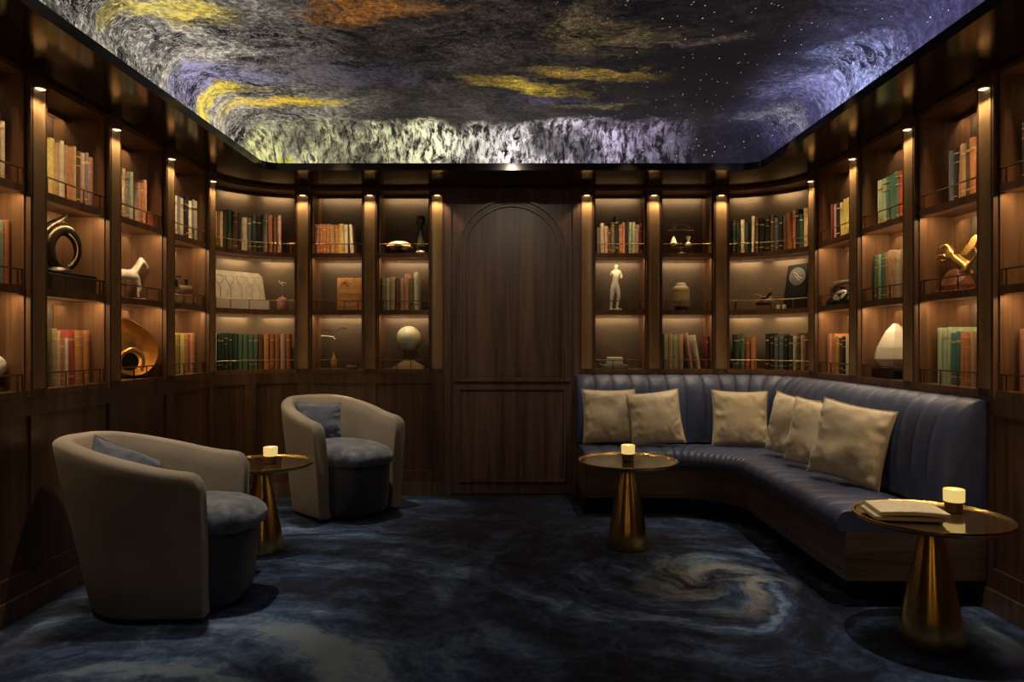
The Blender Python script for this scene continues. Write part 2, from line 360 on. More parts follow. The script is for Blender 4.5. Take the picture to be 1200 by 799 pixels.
fr = .16; off_r = .17; prof = [(off_r, ZS + .02, fr * PI / 2 + (ZC - fr - ZS - .02)), (off_r, ZC - fr, fr * PI / 2)]
for i in range(1, 9):
    a = PI / 2 * i / 8; prof.append((off_r - fr + fr * math.cos(a), ZC - fr + fr * math.sin(a), fr * (PI / 2 - a)))
rows = [[(x, y, z) for x, y in rrect(o)] for o, z, e in prof]
uvr = [rrect(off_r - fr + e) for o, z, e in prof]
mb = MB(); mb.grid(rows, closed_v=True); k = len(rows[0]); mb.f.append(tuple((len(rows) - 1) * k + j for j in range(k)))
me = bpy.data.meshes.new('ceiling'); me.from_pydata(mb.v, [], mb.f); uvl = me.uv_layers.new(name='plan'); flat = [p for r in uvr for p in r]
for lp in me.loops: uvl.data[lp.index].uv = flat[lp.vertex_index]
me.polygons.foreach_set('use_smooth', [True] * len(me.polygons)); me.materials.append(art_mat())
ceil = bpy.data.objects.new('ceiling', me); C.objects.link(ceil); ceil['kind'] = 'structure'

# ------------------------------------------------------------------ bays along the walls
class Bay:
    """s runs to the right as seen from the room, d into the wall"""
    def __init__(b, key, phrase, width, P0=None, rot=0, arc=None, pil=.0575):
        b.key, b.phrase, b.w, b.P0, b.rot0, b.arc = key, phrase, width, P0, rot, arc
    def rot(b, s): return b.rot0 - s / RC if b.arc else b.rot0
    def map(b, s, d, z=0):
        if b.arc:
            f = b.rot(s); return Vector((b.arc[0] - (RC + d) * math.sin(f), b.arc[1] + (RC + d) * math.cos(f), z))
        return Vector((b.P0[0] + s * math.cos(b.rot0) - d * math.sin(b.rot0), b.P0[1] + s * math.sin(b.rot0) + d * math.cos(b.rot0), z))
    def s_px(b, px, d):
        lo, hi = -b.w, b.w
        for _ in range(40):
            m = (lo + hi) / 2; p = b.map(m, d); x = 600 + F * p.x / p.y
            if x < px: lo = m
            else: hi = m
        return (lo + hi) / 2
PH = .0575; SP = .63
bays = {}
def addbay(key, phrase, **k): bays[key] = Bay(key, phrase, **k)
addbay('B1', 'bay beside the left curved corner', width=.524 - 2 * PH, P0=(-1.3685, YB))
addbay('B2', 'bay just left of the door', width=.524 - 2 * PH, P0=(-.845, YB))
addbay('B3', 'bay just right of the door', width=.524 - 2 * PH, P0=(.845, YB))
addbay('B4', 'bay beside the right curved corner', width=.524 - 2 * PH, P0=(1.3685, YB))
LA = RC * PI / 2 - 2 * PH
addbay('CL', 'left curved corner bay', width=LA, rot=PI / 4, arc=(-CX, CY))
addbay('CR', 'right curved corner bay', width=LA, rot=-PI / 4, arc=(CX, CY))
for i, ph in enumerate(('wall bay nearest the corner', 'wall bay second from corner', 'wall bay third from corner', 'wall bay at picture edge')):
    y = CY - SP * (i + .5)
    addbay('L%d' % (i + 1), 'left ' + ph, width=SP - 2 * PH, P0=(-W, y), rot=PI / 2)
    addbay('R%d' % (i + 1), 'right ' + ph, width=SP - 2 * PH, P0=(W, y), rot=-PI / 2)
ROW = {1: (1.887, 2.373), 2: (1.443, 1.853), 3: (.98, 1.407)}
DEP = .27
def slab(b, s0, s1, d0, d1, z0, z1, mb=None):
    mb = mb or MB(); n = 24 if b.arc else 1; rows = []
    for i in range(n + 1):
        s = s0 + (s1 - s0) * i / n
        rows.append([b.map(s, d0, z0), b.map(s, d1, z0), b.map(s, d1, z1), b.map(s, d0, z1)])
    return mb.grid(rows, closed_v=True, cap0=True, cap1=True)
def led(b, z, s0, s1, e):
    n = 3 if b.arc else 1
    for i in range(n):
        a, c = s0 + (s1 - s0) * i / n, s0 + (s1 - s0) * (i + 1) / n; m = (a + c) / 2
        p = b.map(m, DEP - .055, z - .013)
        light('shelf_led', 'AREA', p, (R(56), 0, b.rot(m)), e / n, WARM, shape='RECTANGLE', size=abs(c - a) * .92, size_y=.02)
        if z > 2.3:
            light('shelf_led', 'AREA', b.map(m, .034, z - .006), (R(1), 0, b.rot(m)), e * E_TOP / n, WARM, shape='RECTANGLE', size=abs(c - a) * .92, size_y=.006, spread=R(20))  # added narrow front lamp, brightens the top-row book spines
        else:
            p = b.map(m, .012, z - .006)
            light('shelf_led', 'AREA', p, (R(22), 0, b.rot(m)), e * E_FRONT * (1.45 if b.key[0] in 'LR' else 1.0) / n, WARM, shape='RECTANGLE', size=abs(c - a) * .92, size_y=.012)  # added front lamp, brightens the books and ornaments below
def bookcase(b):
    t = thing('bookcase', 'built-in walnut shelving with three lit shelves, ' + b.phrase, 'bookcase', group='lit walnut bookcase bays')
    h = b.w / 2
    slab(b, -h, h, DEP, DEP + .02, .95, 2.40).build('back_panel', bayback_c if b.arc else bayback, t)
    for s in (-1, 1):
        a, c = (h - .012, h) if s > 0 else (-h, -h + .012)
        slab(b, a, c, 0.004, DEP, .98, 2.373).build('side_panel', walnut_l, t)
    slab(b, -h, h, 0, DEP, 2.373, 2.399).build('top_panel', walnut_l, t)
    slab(b, -h, h, -.008, DEP, .951, .98).build('bottom_shelf', walnut_l, t)
    h2 = h - .0125
    for z0, z1 in ((1.407, 1.443), (1.853, 1.887)):
        slab(b, -h2, h2, 0, DEP - .001, z0, z1).build('shelf', walnut_l, t)
    side = b.key[0] in 'LR'
    for z in (2.373, 1.853, 1.407):
        slab(b, -h2, h2, DEP - .082, DEP - .078, z - .024, z).build('led_shield', walnut_l, t)  # opaque lip added to hide the shelf lamps from view
        led(b, z, -h2, h2, E_STRIP * (1.5 if b.arc else 1.5 if side else 1.0))
    for r_, (z0, z1) in ROW.items():
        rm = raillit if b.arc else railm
        n = 20 if b.arc else 2
        ra = MB().tube([b.map(-h2 + 2 * h2 * i / n, .010, z0 + .072) for i in range(n + 1)], .0042, 6).build('gallery_rail', rm, t)
        k = 5 if b.arc else 4
        for i in range(k):
            s = -h2 + .03 + (2 * h2 - .06) * i / (k - 1)
            MB().tube([b.map(s, .010, z0), b.map(s, .010, z0 + .0715)], .0035, 6).build('rail_post', rm, ra)
    return t
for b in bays.values(): bookcase(b)

# pilasters with a hollow bronze channel and a puck spotlight at the top
NTH = ['first', 'second', 'third', 'fourth', 'fifth', 'sixth', 'seventh', 'eighth', 'ninth', 'tenth', 'eleventh', 'twelfth', 'thirteenth', 'fourteenth', 'fifteenth', 'sixteenth', 'seventeenth', 'eighteenth', 'nineteenth']
trimno = [1]
def pilaster(x, y, rot, label, power=1.0, lamp=True):
    trimno[0] += 1
    M = Matrix.Translation((x, y, 0)) @ Matrix.Rotation(rot, 4, 'Z')
    w_, r_ = PH, .043
    pts = [(-w_, DEP + .02), (-w_, -.018), (-r_ - .003, -.018)]
    arc = [(-r_ * math.cos(PI * i / 12), -.018 + .012 * math.sin(PI * i / 12)) for i in range(13)]
    pts += arc + [(r_ + .003, -.018), (w_, -.018), (w_, DEP + .02)]
    rows = [[M @ Vector((px_, py_, z)) for px_, py_ in pts] for z in (.951, 2.335)]
    mb = MB(); mb.grid(rows, closed_v=True, cap0=True, cap1=True)
    o = struct(mb, 'trim_%d' % trimno[0], walnut, 30)
    # bronze lining of the hollow
    arc2 = [(-(r_ - .0015) * math.cos(PI * i / 12), -.0195 + .012 * math.sin(PI * i / 12)) for i in range(13)] + \
           [(-(r_ - .0035) * math.cos(PI * (12 - i) / 12), -.0205 + .0105 * math.sin(PI * i / 12)) for i in range(13)]
    MB().grid([[M @ Vector((a, c, z)) for a, c in arc2] for z in (.985, 2.334)], closed_v=True, cap0=True, cap1=True).build('bronze_channel', bronze, o, 30)
    MB().box(-w_, w_, -.024, DEP + .02, 2.336, 2.399, M).build('capital_block', walnut, o, 30)
    if lamp:
        t = thing('spotlight', label, 'spotlight', M @ Vector((0, -.022, 2.336)), rot, 'puck spotlights on the pilaster tops')
        MB().lathe([(.026, -.004), (.030, -.001), (.030, -.0002)], 20, c=(0, 0, 0)).build('housing', brass, t)
        MB().lathe([(.0, -.0062), (.019, -.0058), (.023, -.0042)], 20).build('lens', puckm, t)
        light('spotlight_lamp', 'SPOT', M @ Vector((0, -.078, 2.325)), (R(7), 0, rot), E_SPOT * power, WARM, spot_size=R(104), spot_blend=.5, shadow_soft_size=.014)
for i, x in enumerate((-1.63, -1.107, -.583)):
    pilaster(x, YB, 0, 'small round spotlight atop the %s back-wall pilaster left of the door' % ('third', 'second', 'first')[i])
for i, x in enumerate((.583, 1.107, 1.63)):
    pilaster(x, YB, 0, 'small round spotlight atop the %s back-wall pilaster right of the door' % NTH[i])
for i in range(5):
    for sx in (-1, 1):
        pilaster(sx * W, CY - SP * i, -sx * PI / 2, 'small round spotlight atop the %s %s-wall pilaster from the corner' % (NTH[i], 'left' if sx < 0 else 'right'), 1.25)

# ------------------------------------------------------------------ lower walls, door, baseboards
def wainscot(name, segs, stiles, mat=walnut):
    """segs: list of (bay-like, s0, s1)"""
    mb = MB()
    for b, s0, s1 in segs: slab(b, s0, s1, 0.0, DEP, 0, .95, mb)
    o = struct(mb, name, mat)
    for b, s0, s1 in segs:
        slab(b, s0, s1, -.012, 0, .87, .9495).build('rail', mat, o)
        slab(b, s0, s1, -.012, 0, .10, .19).build('rail', mat, o)
    for b, s in stiles: slab(b, s - .045, s + .045, -.012, 0, .191, .869).build('stile', mat, o)
    return o
wl = Bay('wl', '', 5, P0=(-W, 0), rot=PI / 2); wr = Bay('wr', '', 5, P0=(W, 0), rot=-PI / 2); wb = Bay('wb', '', 5, P0=(0, YB), rot=0)
wainscot('wall_left', [(wl, YF, CY)], [(wl, CY - SP * i) for i in range(8)])
wainscot('wall_right', [(wr, -CY, -YF)], [(wr, -(CY - SP * i)) for i in range(8)])
for nm, b, seg, st in (('wall_back_left', bays['CL'], (-CX, -.526), (-1.63, -1.107, -.575)), ('wall_back_right', bays['CR'], (.526, CX), (.575, 1.107, 1.63))):
    wainscot(nm, [(b, -RC * PI / 4, RC * PI / 4), (wb, *seg)], [(wb, s) for s in st] + [(b, 0)])
# plain boarding above the wainscot towards the viewer, and the wall behind the viewer
for sx, b, nm in ((-1, wl, 'trim_30'), (1, wr, 'trim_31')):
    yb = CY - SP * 4 - PH
    a, c = (YF, yb) if sx < 0 else (-yb, -YF)
    struct(slab(b, a, c, 0, DEP, .951, 2.399), nm, walnut)
struct(MB().box(-2.5, 2.5, YF - .1, YF, 0, 2.399), 'wall_front', walnut)
for nm, b, a, c in (('baseboard_left', wl, YF, CY), ('baseboard_right', wr, -CY, -YF)):
    struct(slab(b, a, c, -.024, -.0005, 0, .098), nm, walnut_d)
mb = MB(); slab(bays['CL'], -RC * PI / 4, RC * PI / 4, -.024, -.0005, 0, .098, mb); slab(wb, -CX, -.5265, -.024, -.0005, 0, .098, mb); struct(mb, 'baseboard_back', walnut_d)

# wall around the door and the arched door
struct(MB().box(-.5255, .5255, YB, YB + DEP, 0, 2.399), 'wall_back', walnut_d)
door = MB().box(-.47, .47, YB - .014, YB - .0005, .012, 2.385).build('door_1', walnut_d, None, kind='structure')
def archline(r_, top, bot, n=28):
    zc = top - r_; p = [(-r_, bot)] + [(-r_ * math.cos(PI * i / n), zc + r_ * math.sin(PI * i / n)) for i in range(n + 1)] + [(r_, bot)]
    return p
def filled(p, y0, y1):
    return MB().grid([[(x, y0, z) for x, z in p], [(x, y1, z) for x, z in p]], closed_v=True, cap0=True, cap1=True)
def band(p0, p1, y0, y1):
    m = MB(); rows = []
    for (a, b_) in zip(p0, p1): rows.append([(a[0], y1, a[1]), (a[0], y0, a[1]), (b_[0], y0, b_[1]), (b_[0], y1, b_[1])])
    return m.grid(rows, closed_v=True, cap0=True, cap1=True)
y = YB - .014
band(archline(.430, 2.313, .915), archline(.412, 2.295, .915), y - .030, y).build('arch_moulding', walnut_d, door)
band(archline(.412, 2.295, .915), archline(.385, 2.268, .915), y - .007, y).build('arch_moulding', walnut_d, door)
band(archline(.378, 2.258, .915), archline(.364, 2.244, .915), y - .024, y).build('arch_bead', walnut_d, door)
# vertical veneer boards filling the arch, each its own leaf
edges = [-.362, -.245, -.122, 0, .122, .245, .362]
for a, c in zip(edges, edges[1:]):
    n = 8; rr = .3625; zc = 2.2425 - rr
    top = [(a + .0012 + (c - a - .0024) * i / n) for i in range(n + 1)]
    p = [(a + .0012, .93)] + [(x, zc + math.sqrt(max(0, rr * rr - x * x))) for x in top] + [(c - .0012, .93)]
    filled(p, y - .004, y).build('veneer_board', walnut_d, door)
MB().box(-.45, .45, y - .026, y, .885, .912).build('mid_rail', walnut_d, door)
for a, c, z0, z1 in ((-.42, .42, .822, .840), (-.42, .42, .105, .123), (-.42, -.402, .1235, .8215), (.402, .42, .1235, .8215)):
    MB().box(a, c, y - .022, y, z0, z1).build('panel_moulding', walnut_d, door)
edges = [-.395, -.26, -.13, 0, .13, .26, .395]
for a, c in zip(edges, edges[1:]): MB().box(a + .0012, c - .0012, y - .004, y, .13, .815).build('veneer_board', walnut_d, door)
for s in (-1, 1):
    struct(MB().box(*sorted((s * .474, s * .5245)), YB - .022, YB - .0005, 0, 2.398), 'trim_%d' % (40 + s), walnut_d)

# ------------------------------------------------------------------ books
PAL = dict(ochre=(.50, .33, .08), tan=(.46, .32, .17), cream=(.62, .54, .38), ivory=(.72, .66, .52), black=(.018, .016, .015), brown=(.12, .06, .03),
           darkgreen=(.025, .06, .035), green=(.085, .16, .085), palegreen=(.34, .42, .26), teal=(.06, .17, .15), olive=(.16, .15, .06), grey=(.22, .20, .18),
           rust=(.36, .12, .045), orange=(.52, .22, .08), salmon=(.56, .26, .17), red=(.40, .07, .035), darkred=(.16, .03, .025), yellow=(.66, .54, .16),
           slate=(.10, .12, .14), pink=(.50, .30, .24))
WORDS = dict(palegreen='pale green', darkgreen='dark green', darkred='dark red', pink='dusty pink', slate='slate grey', orange='burnt orange', rust='rust brown')
def bookmat(c):
    return plain('book_' + c, PAL[c], .5, nz=.18, ns=30, bm=.1)
def make_book(wd, h, dep, col, band_, loc, rz, lean, label, group):
    t = thing('book', label, 'book', loc, (0, lean, rz), group)
    k = 6; wd -= .0012
    arc = [(-wd / 2 * math.cos(PI * i / k), .010 - .010 * math.sin(PI * i / k)) for i in range(k + 1)]
    outl = [(-wd / 2, dep)] + arc + [(wd / 2, dep)]
    th = .0025; iw = wd / 2 - th
    inn = [(iw, dep)] + [(iw * math.cos(PI * i / k), .0125 - .008 * math.sin(PI * i / k)) for i in range(k + 1)] + [(-iw, dep)]
    pts = outl + inn
    MB().grid([[(x, y_, z) for x, y_ in pts] for z in (0, h)], closed_v=True, cap0=True, cap1=True).build('cover', bookmat(col), t, 50)
    MB().box(-iw + .0003, iw - .0003, .014, dep - .006, .005, h - .006).build('pages', page, t, 0)
    if band_:
        for z in ((.80, .84), (.14, .17)) if band_ == 1 else ((.88, .9), (.72, .735), (.1, .12)):
            a2 = [(x * 1.01, y_ - .0009) for x, y_ in arc]
            MB().grid([[(x, y_, h * zz) for x, y_ in a2 + [(x * .98, y_ + .001) for x, y_ in arc[::-1]]] for zz in z], closed_v=True, cap0=True, cap1=True).build('gilt_band', gilt, t, 50)
    return t
SHELF = {1: 'top shelf', 2: 'middle shelf', 3: 'bottom shelf'}
books_seen = {}
def run(key, row, px0, px1, cols, h, lean=None, var=.10, dep=.16, d0=.05, h_each=None):
    """a row of books between two picture columns"""
    b = bays[key]; z0 = ROW[row][0] + .0008
    lim = b.w / 2 - .016
    s0 = max(-lim, min(lim, b.s_px(px0, d0))); s1 = max(-lim, min(lim, b.s_px(px1, d0)))
    if s1 < s0: s0, s1 = s1, s0
    rnd = random.Random(key + str(row) + str(px0)); n = len(cols)
    ws = [rnd.uniform(.8, 1.25) for _ in cols]; tot = sum(ws); ws = [x / tot * (s1 - s0) for x in ws]
    lean = lean or {}
    items = []; s = s0
    for i, c in enumerate(cols):
        hh = (h_each[i] if h_each else h * rnd.uniform(1 - var, 1 + var * .4)); wd = ws[i]
        if c != '-': items.append((s + wd / 2, wd, hh, c, lean.get(i, 0), rnd.choice((0, 1, 1, 2)), rnd.uniform(0, .008)))
        s += wd
    books_seen.setdefault((key, row), []).extend([(q, d0, z0, dep, rnd.uniform(.92, 1.05)) for q in items])
def flush_books():
    for (key, row), L in books_seen.items():
        b = bays[key]; L.sort(key=lambda q: q[0][0])
        for i, ((s, wd, hh, c, ln, bd, dj), d0, z0, dep, k) in enumerate(L):
            w2 = min(wd, .056) if not b.arc else wd * .97
            if b.arc: dep_ = .11
            else: dep_ = dep * k
            hh = min(hh, ROW[row][1] - ROW[row][0] - .03)
            zz = z0; pos = b.map(s, d0 + dj, 0)
            if ln:
                w2 = min(w2, .022); zz = z0 + abs(math.sin(ln)) * w2 / 2
            pos.z = zz
            place = 'leftmost' if i == 0 else 'rightmost' if i == len(L) - 1 else '%s from left' % NTH[i]
            lab = '%s%s book, %s, %s, %s' % ('leaning ' if ln else '', WORDS.get(c, c), place, SHELF[row], b.phrase)
            make_book(w2, hh, dep_, c, bd, pos, b.rot(s), ln, lab, 'books on the %s of the %s' % (SHELF[row], b.phrase))

# curved left corner
run('CL', 1, 251, 330, ['ochre', 'brown', 'tan', 'black', 'darkgreen', 'brown', 'black', 'cream', 'slate', 'darkgreen', 'black', 'grey', 'rust', 'brown', 'pink'], .285, var=.12)
run('CL', 3, 252, 341, ['ivory', 'darkgreen', 'darkgreen', 'darkgreen', 'darkgreen', 'darkgreen', 'green', 'green', 'green', 'green', 'brown', 'orange', 'rust', 'rust', 'pink', 'rust'], .275, var=.03)
run('B1', 1, 366, 407, ['salmon', 'orange', 'orange', 'orange', 'tan', 'orange', 'yellow', 'ivory'], .235, var=.03)
run('B1', 1, 410, 413.5, ['ivory'], .235, {0: -.06}, var=.03)
run('B2', 2, 446, 490, ['grey', 'cream', 'tan', 'brown', 'tan', 'salmon', 'olive', 'cream'], .27, h_each=[.25, .255, .26, .25, .255, .285, .25, .30])
run('B3', 1, 699, 755, ['grey', 'cream', 'pink', 'brown', 'olive', 'black', 'orange', 'salmon', 'black', 'palegreen', 'palegreen', 'pink', 'darkred'], .24, h_each=[.21, .24, .22, .2, .25, .30, .23, .25, .27, .25, .25, .23, .24])
run('B4', 3, 778, 801, ['palegreen', 'tan', 'palegreen', 'tan'], .275, var=.03)
run('B4', 3, 809, 813.5, ['pink'], .275, {0: -.15})
run('B4', 3, 818, 822, ['ivory'], .275, {0: -.15})
run('B4', 3, 828, 834, ['darkred'], .28)
run('CR', 1, 858, 877, ['darkgreen', 'black', 'cream', 'darkgreen'], .26)
run('CR', 1, 880, 949, ['cream', 'brown', 'black', 'black', 'brown', 'slate', 'black', 'brown', 'rust', 'orange', 'black', 'darkgreen', 'tan', 'orange'], .285, var=.12)
run('CR', 3, 859, 885, ['darkgreen', 'green', 'rust', 'orange'], .27, h_each=[.27, .28, .25, .25])
run('CR', 3, 896, 949, ['black', 'black', 'slate', 'slate', 'black', 'darkgreen', 'cream', 'brown', 'tan', 'brown', 'rust'], .27, var=.08)
run('L1', 1, 200, 233, ['cream', 'black', 'ivory', 'grey', 'cream', 'black', 'black', 'ivory', 'grey', 'cream'], .28)
run('L1', 3, 203, 231, ['olive', 'ochre', 'olive', 'yellow', 'orange', 'rust', 'salmon', 'orange'], .27, var=.04)
run('L2', 1, 136, 158, ['cream', 'brown', 'tan', 'grey', 'palegreen'], .29)
run('L2', 1, 162, 174, ['pink', 'orange', 'salmon'], .27)
run('L2', 1, 176, 184, ['rust', 'rust'], .11)
run('L3', 1, 50, 113, ['yellow', 'yellow', 'yellow', 'tan', 'cream', 'tan', 'orange', 'tan', 'brown', 'pink', 'grey', 'pink'], .285, var=.06)
run('L3', 3, 48, 82, ['cream', 'tan', 'olive', 'tan', 'cream', 'orange', 'ivory'], .27, h_each=[.30, .28, .28, .28, .27, .235, .235])
run('L3', 3, 83, 107, ['red', 'orange', 'orange'], .275, var=.02)
run('L4', 1, -35, 9, ['brown', 'tan', 'brown', 'cream', 'tan', 'brown', 'cream'], .28)
run('L4', 2, -35, 14, ['teal', 'rust', 'teal', 'teal', 'green', 'palegreen', 'rust'], .28)
run('R1', 1, 972, 998, ['darkred', 'pink', 'black', 'yellow', 'yellow', 'yellow', 'tan'], .25, var=.05)
run('R1', 3, 968, 999, ['salmon', 'orange', 'ochre', 'brown', 'black', 'ivory', 'grey'], .27, h_each=[.27, .27, .25, .24, .25, .255, .28])
run('R2', 1, 1026, 1063, ['palegreen', 'palegreen', 'palegreen', 'teal', 'green', 'teal', 'green', 'red', 'red', 'salmon'], .28, var=.03)
run('R2', 2, 1022, 1063, ['green', 'palegreen', 'teal', 'orange', 'tan', 'salmon', 'cream', 'tan', 'brown'], .28, var=.06)
run('R3', 1, 1110, 1152, ['slate', 'black', 'orange', 'tan', 'brown', 'orange', 'red', 'red'], .28, {2: .06}, var=.06)
run('R3', 3, 1097, 1111, ['palegreen', 'palegreen', 'palegreen'], .29, var=.01)
run('R3', 3, 1112, 1152, ['teal', 'teal', 'orange', 'orange', 'tan', 'orange', 'tan'], .265, var=.02)
run('R4', 3, 1191, 1240, ['salmon', 'orange', 'rust', 'orange', 'brown'], .275, var=.03)
run('R4', 1, 1194, 1240, ['black', 'brown', 'grey', 'tan'], .26)
flush_books()

# ------------------------------------------------------------------ figures by skin modifier
def skin(name, V, Edg, Rad, mat, parent=None, sub=2, loc=None):
    me = bpy.data.meshes.new(name); bm = bmesh.new(); lay = bm.verts.layers.skin.verify(); vv = []
    for i, (q, r_) in enumerate(zip(V, Rad)):
        v = bm.verts.new(q); v[lay].radius = (r_, r_) if not isinstance(r_, tuple) else r_; v[lay].use_root = i == 0; vv.append(v)
    for a, b_ in Edg: bm.edges.new((vv[a], vv[b_]))
    bm.to_mesh(me); bm.free(); me.materials.append(mat)
    o = bpy.data.objects.new(name, me); C.objects.link(o)
    if parent: o.parent = parent
    if loc: o.location = loc
    m = o.modifiers.new('skin', 'SKIN'); m.use_smooth_shade = True
    o.modifiers.new('subdivision', 'SUBSURF').levels = sub; o.modifiers['subdivision'].render_levels = sub
    return o
def at(key, row, px, d=.10):
    b = bays[key]; s = b.s_px(px, d); p = b.map(s, d, ROW[row][0] + .0008); return p, b.rot(s)

# --- middle shelf of the left curved corner: relief tablet and pot
p, rz = at('CL', 2, 283, .085)
t = thing('relief_tablet', 'pale carved relief tablet of trees on a cream plinth, left curved corner bay', 'ornament', p, rz)
stone = plain('pale_stone', (.62, .56, .44), .75, nz=.15, ns=25, bm=.3)
M = Matrix.Translation((0, .03, .075)) @ Matrix.Rotation(R(-9), 4, 'X')
pl = [(-.215, 0), (.215, 0), (.20, .19), (.17, .215), (-.19, .222), (-.215, .20)]
mb = MB(); mb.grid([[M @ Vector((x, y_, z)) for x, z in pl] for y_ in (-.008, .008)], closed_v=True, cap0=True, cap1=True); bevel(mb.build('tablet', stone, t), .005)
rel = MB()
for cx in (-.15, -.07, .02, .10, .165):
    rel.tube([M @ Vector((cx, -.009, .01)), M @ Vector((cx + .006, -.010, .09)), M @ Vector((cx - .004, -.010, .13))], [.010, .006, .004], 6)
    for s in (-1, 1): rel.tube([M @ Vector((cx, -.010, .09)), M @ Vector((cx + s * .022, -.010, .135)), M @ Vector((cx + s * .034, -.010, .175 - .01 * s))], [.005, .0045, .002], 6)
    rel.tube([M @ Vector((cx + .036 * math.cos(a), -.010, .15 + .036 * math.sin(a))) for a in [PI * k / 8 for k in range(9)]], .003, 6)
rel.build('carved_trees', stone, t)
bevel(MB().box(-.215, .215, -.028, .060, 0, .074).build('plinth', marble, t))
p, rz = at('CL', 2, 331, .09)
t = thing('lidded_pot', 'small pink lidded pot with curled wire ornament, left curved corner bay', 'pot', p, rz)
pk = plain('pink_clay', (.42, .20, .14), .55)
MB().lathe([(.036, 0), (.040, .01), (.040, .07), (.036, .075)], 24).build('pot_body', pk, t)
MB().lathe([(.042, .0755), (.040, .085), (.025, .098), (.010, .103), (.008, .112), (.0, .116)], 24).build('lid', pk, t)
MB().tube([(.036, -.004, .075), (.065, -.008, .085), (.085, -.01, .083)], [.006, .005, .004], 8).build('spout', pewter, t)
hk = MB()
hk.tube([(0, 0, .115), (-.004, 0, .17), (.01, 0, .20)], .0016, 6)
hk.tube([(.01 + .018 * math.cos(a), 0, .205 + .012 * math.sin(a)) for a in [k * .5 for k in range(10)]], .004, 6)
hk.tube([(-.012 + .016 * math.cos(a), 0, .222 + .010 * math.sin(a)) for a in [k * .5 + 2 for k in range(9)]], .003, 6)
hk.build('curled_wire', pewter, t)

# --- B1: printed board, bud ornament, small dish
p, rz = at('B1', 2, 409.5, .08)
t = thing('printed_box', 'orange printed box with dark line drawings, bay beside the left curved corner', 'box', p, rz)
oc = plain('orange_card', (.70, .34, .12), .6, nz=.2, ns=18); oc2 = plain('orange_card_light', (.80, .46, .18), .6)
bevel(MB().box(-.098, .098, 0, .05, 0, .255).build('box_body', oc, t), .003)
MB().box(-.075, .072, -.0015, 0, .03, .095).build('printed_label', oc2, t)
MB().box(-.078, .075, -.0015, 0, .13, .165).build('printed_label', oc2, t)
dr = MB()
dr.tube([(-.07, -.001, .185), (-.05, -.001, .215), (-.02, -.001, .225), (.01, -.001, .205)], .002, 5)
dr.tube([(-.045, -.001, .225), (-.025, -.001, .205), (-.005, -.001, .185)], .003, 5)
dr.tube([(-.06, -.001, .06), (-.03, -.001, .07), (0, -.001, .06), (.03, -.001, .072), (.06, -.001, .06)], .0018, 5)
dr.build('line_drawing', blackm, t)
p, rz = at('B1', 3, 391, .09)
t = thing('bud_ornament', 'teardrop wooden ornament with wire stem and curling leaves, bottom shelf', 'ornament', p, rz)
MB().lathe([(.0, .0), (.020, .003), (.027, .022), (.026, .045), (.018, .075), (.008, .105), (.003, .125)], 20).build('teardrop_base', plain('amber_wood', (.42, .20, .06), .35), t)
MB().tube([(0, 0, .12), (0, 0, .20), (.002, 0, .27)], .0022, 6).build('stem', pewter, t)
def leaf(pts, wd, mat, name='leaf'):
    m = MB(); rows = []
    for i, q in enumerate(pts):
        k = math.sin(PI * (i + .25) / (len(pts) - .5)); rows.append([Vector(q) + Vector((0, -wd * k, -.002)), Vector(q) + Vector((0, 0, .003)), Vector(q) + Vector((0, wd * k, -.002)), Vector(q) + Vector((0, 0, -.004))])
    return m.grid(rows, closed_v=True, cap0=True, cap1=True).build(name, mat, t)
def arcp(x0, z0, x1, z1, up, n=7): return [(x0 + (x1 - x0) * i / n, 0, z0 + (z1 - z0) * i / n + up * math.sin(PI * i / n)) for i in range(n + 1)]
leaf(arcp(0, .27, -.10, .285, .03), .012, darkbr); leaf(arcp(0, .27, .11, .315, .03), .012, darkbr)
leaf(arcp(0, .25, -.10, .26, .005), .014, marble, 'pale_leaf'); leaf(arcp(.0, .245, .045, .30, -.03), .016, marble, 'pale_petal')
p, rz = at('B1', 3, 414, .09)
t = thing('glass_dish', 'small grey lidded dish beside the teardrop ornament, bottom shelf', 'dish', p, rz)
MB().lathe([(.020, 0), (.045, .006), (.052, .022), (.050, .026)], 24).build('dish', pewter, t)
MB().lathe([(.050, .0265), (.046, .034), (.030, .038), (.006, .040), (.008, .050), (.0, .052)], 24).build('lid', darkbr, t)

# --- B2: tureen, decanter, globe
p, rz = at('B2', 1, 468, .11)
t = thing('tureen', 'low round bronze and cream tureen, bay just left of the door', 'bowl', p, rz)
MB().lathe([(.035, 0), (.045, .004), (.060, .015), (.092, .045), (.096, .056)], 32).build('bowl', darkbr, t)
MB().lathe([(.100, .0562), (.103, .061), (.099, .066)], 32).build('rim_band', gilt, t)
MB().lathe([(.098, .0665), (.086, .088), (.055, .101), (.02, .106), (.0, .107)], 32).build('lid', plain('cream_enamel', (.30, .22, .14), .45), t)
p, rz = at('B2', 1, 493, .11)
t = thing('decanter', 'tall dark glass decanter with white glint at its base, bay just left of the door', 'decanter', p, rz)
glassd = plain('smoky_glass', (.06, .055, .04), .08, coat=.5)
MB().lathe([(.030, .030), (.038, .045), (.036, .08), (.026, .13), (.018, .18), (.018, .225), (.026, .235)], 24).build('body', glassd, t)
MB().lathe([(.030, 0), (.036, .006), (.040, .018), (.034, .0295)], 24).build('base', marble, t)  # white piece stands for a glint at the foot of the glass
MB().lathe([(.026, .2355), (.034, .245), (.034, .30), (.030, .305)], 6).build('stopper', glassd, t)
p, rz = at('B2', 3, 479, .12)
t = thing('globe', 'small pale desk globe on a brass mount and wedge base, left of the door', 'globe', p, rz)
gm, gt, gb = nt('globe_map'); tc = N(gt, 'ShaderNodeTexCoord'); gn = N(gt, 'ShaderNodeTexNoise', i_Scale=14.0, i_Detail=5.0); gt.links.new(tc.outputs['Object'], gn.inputs[0])
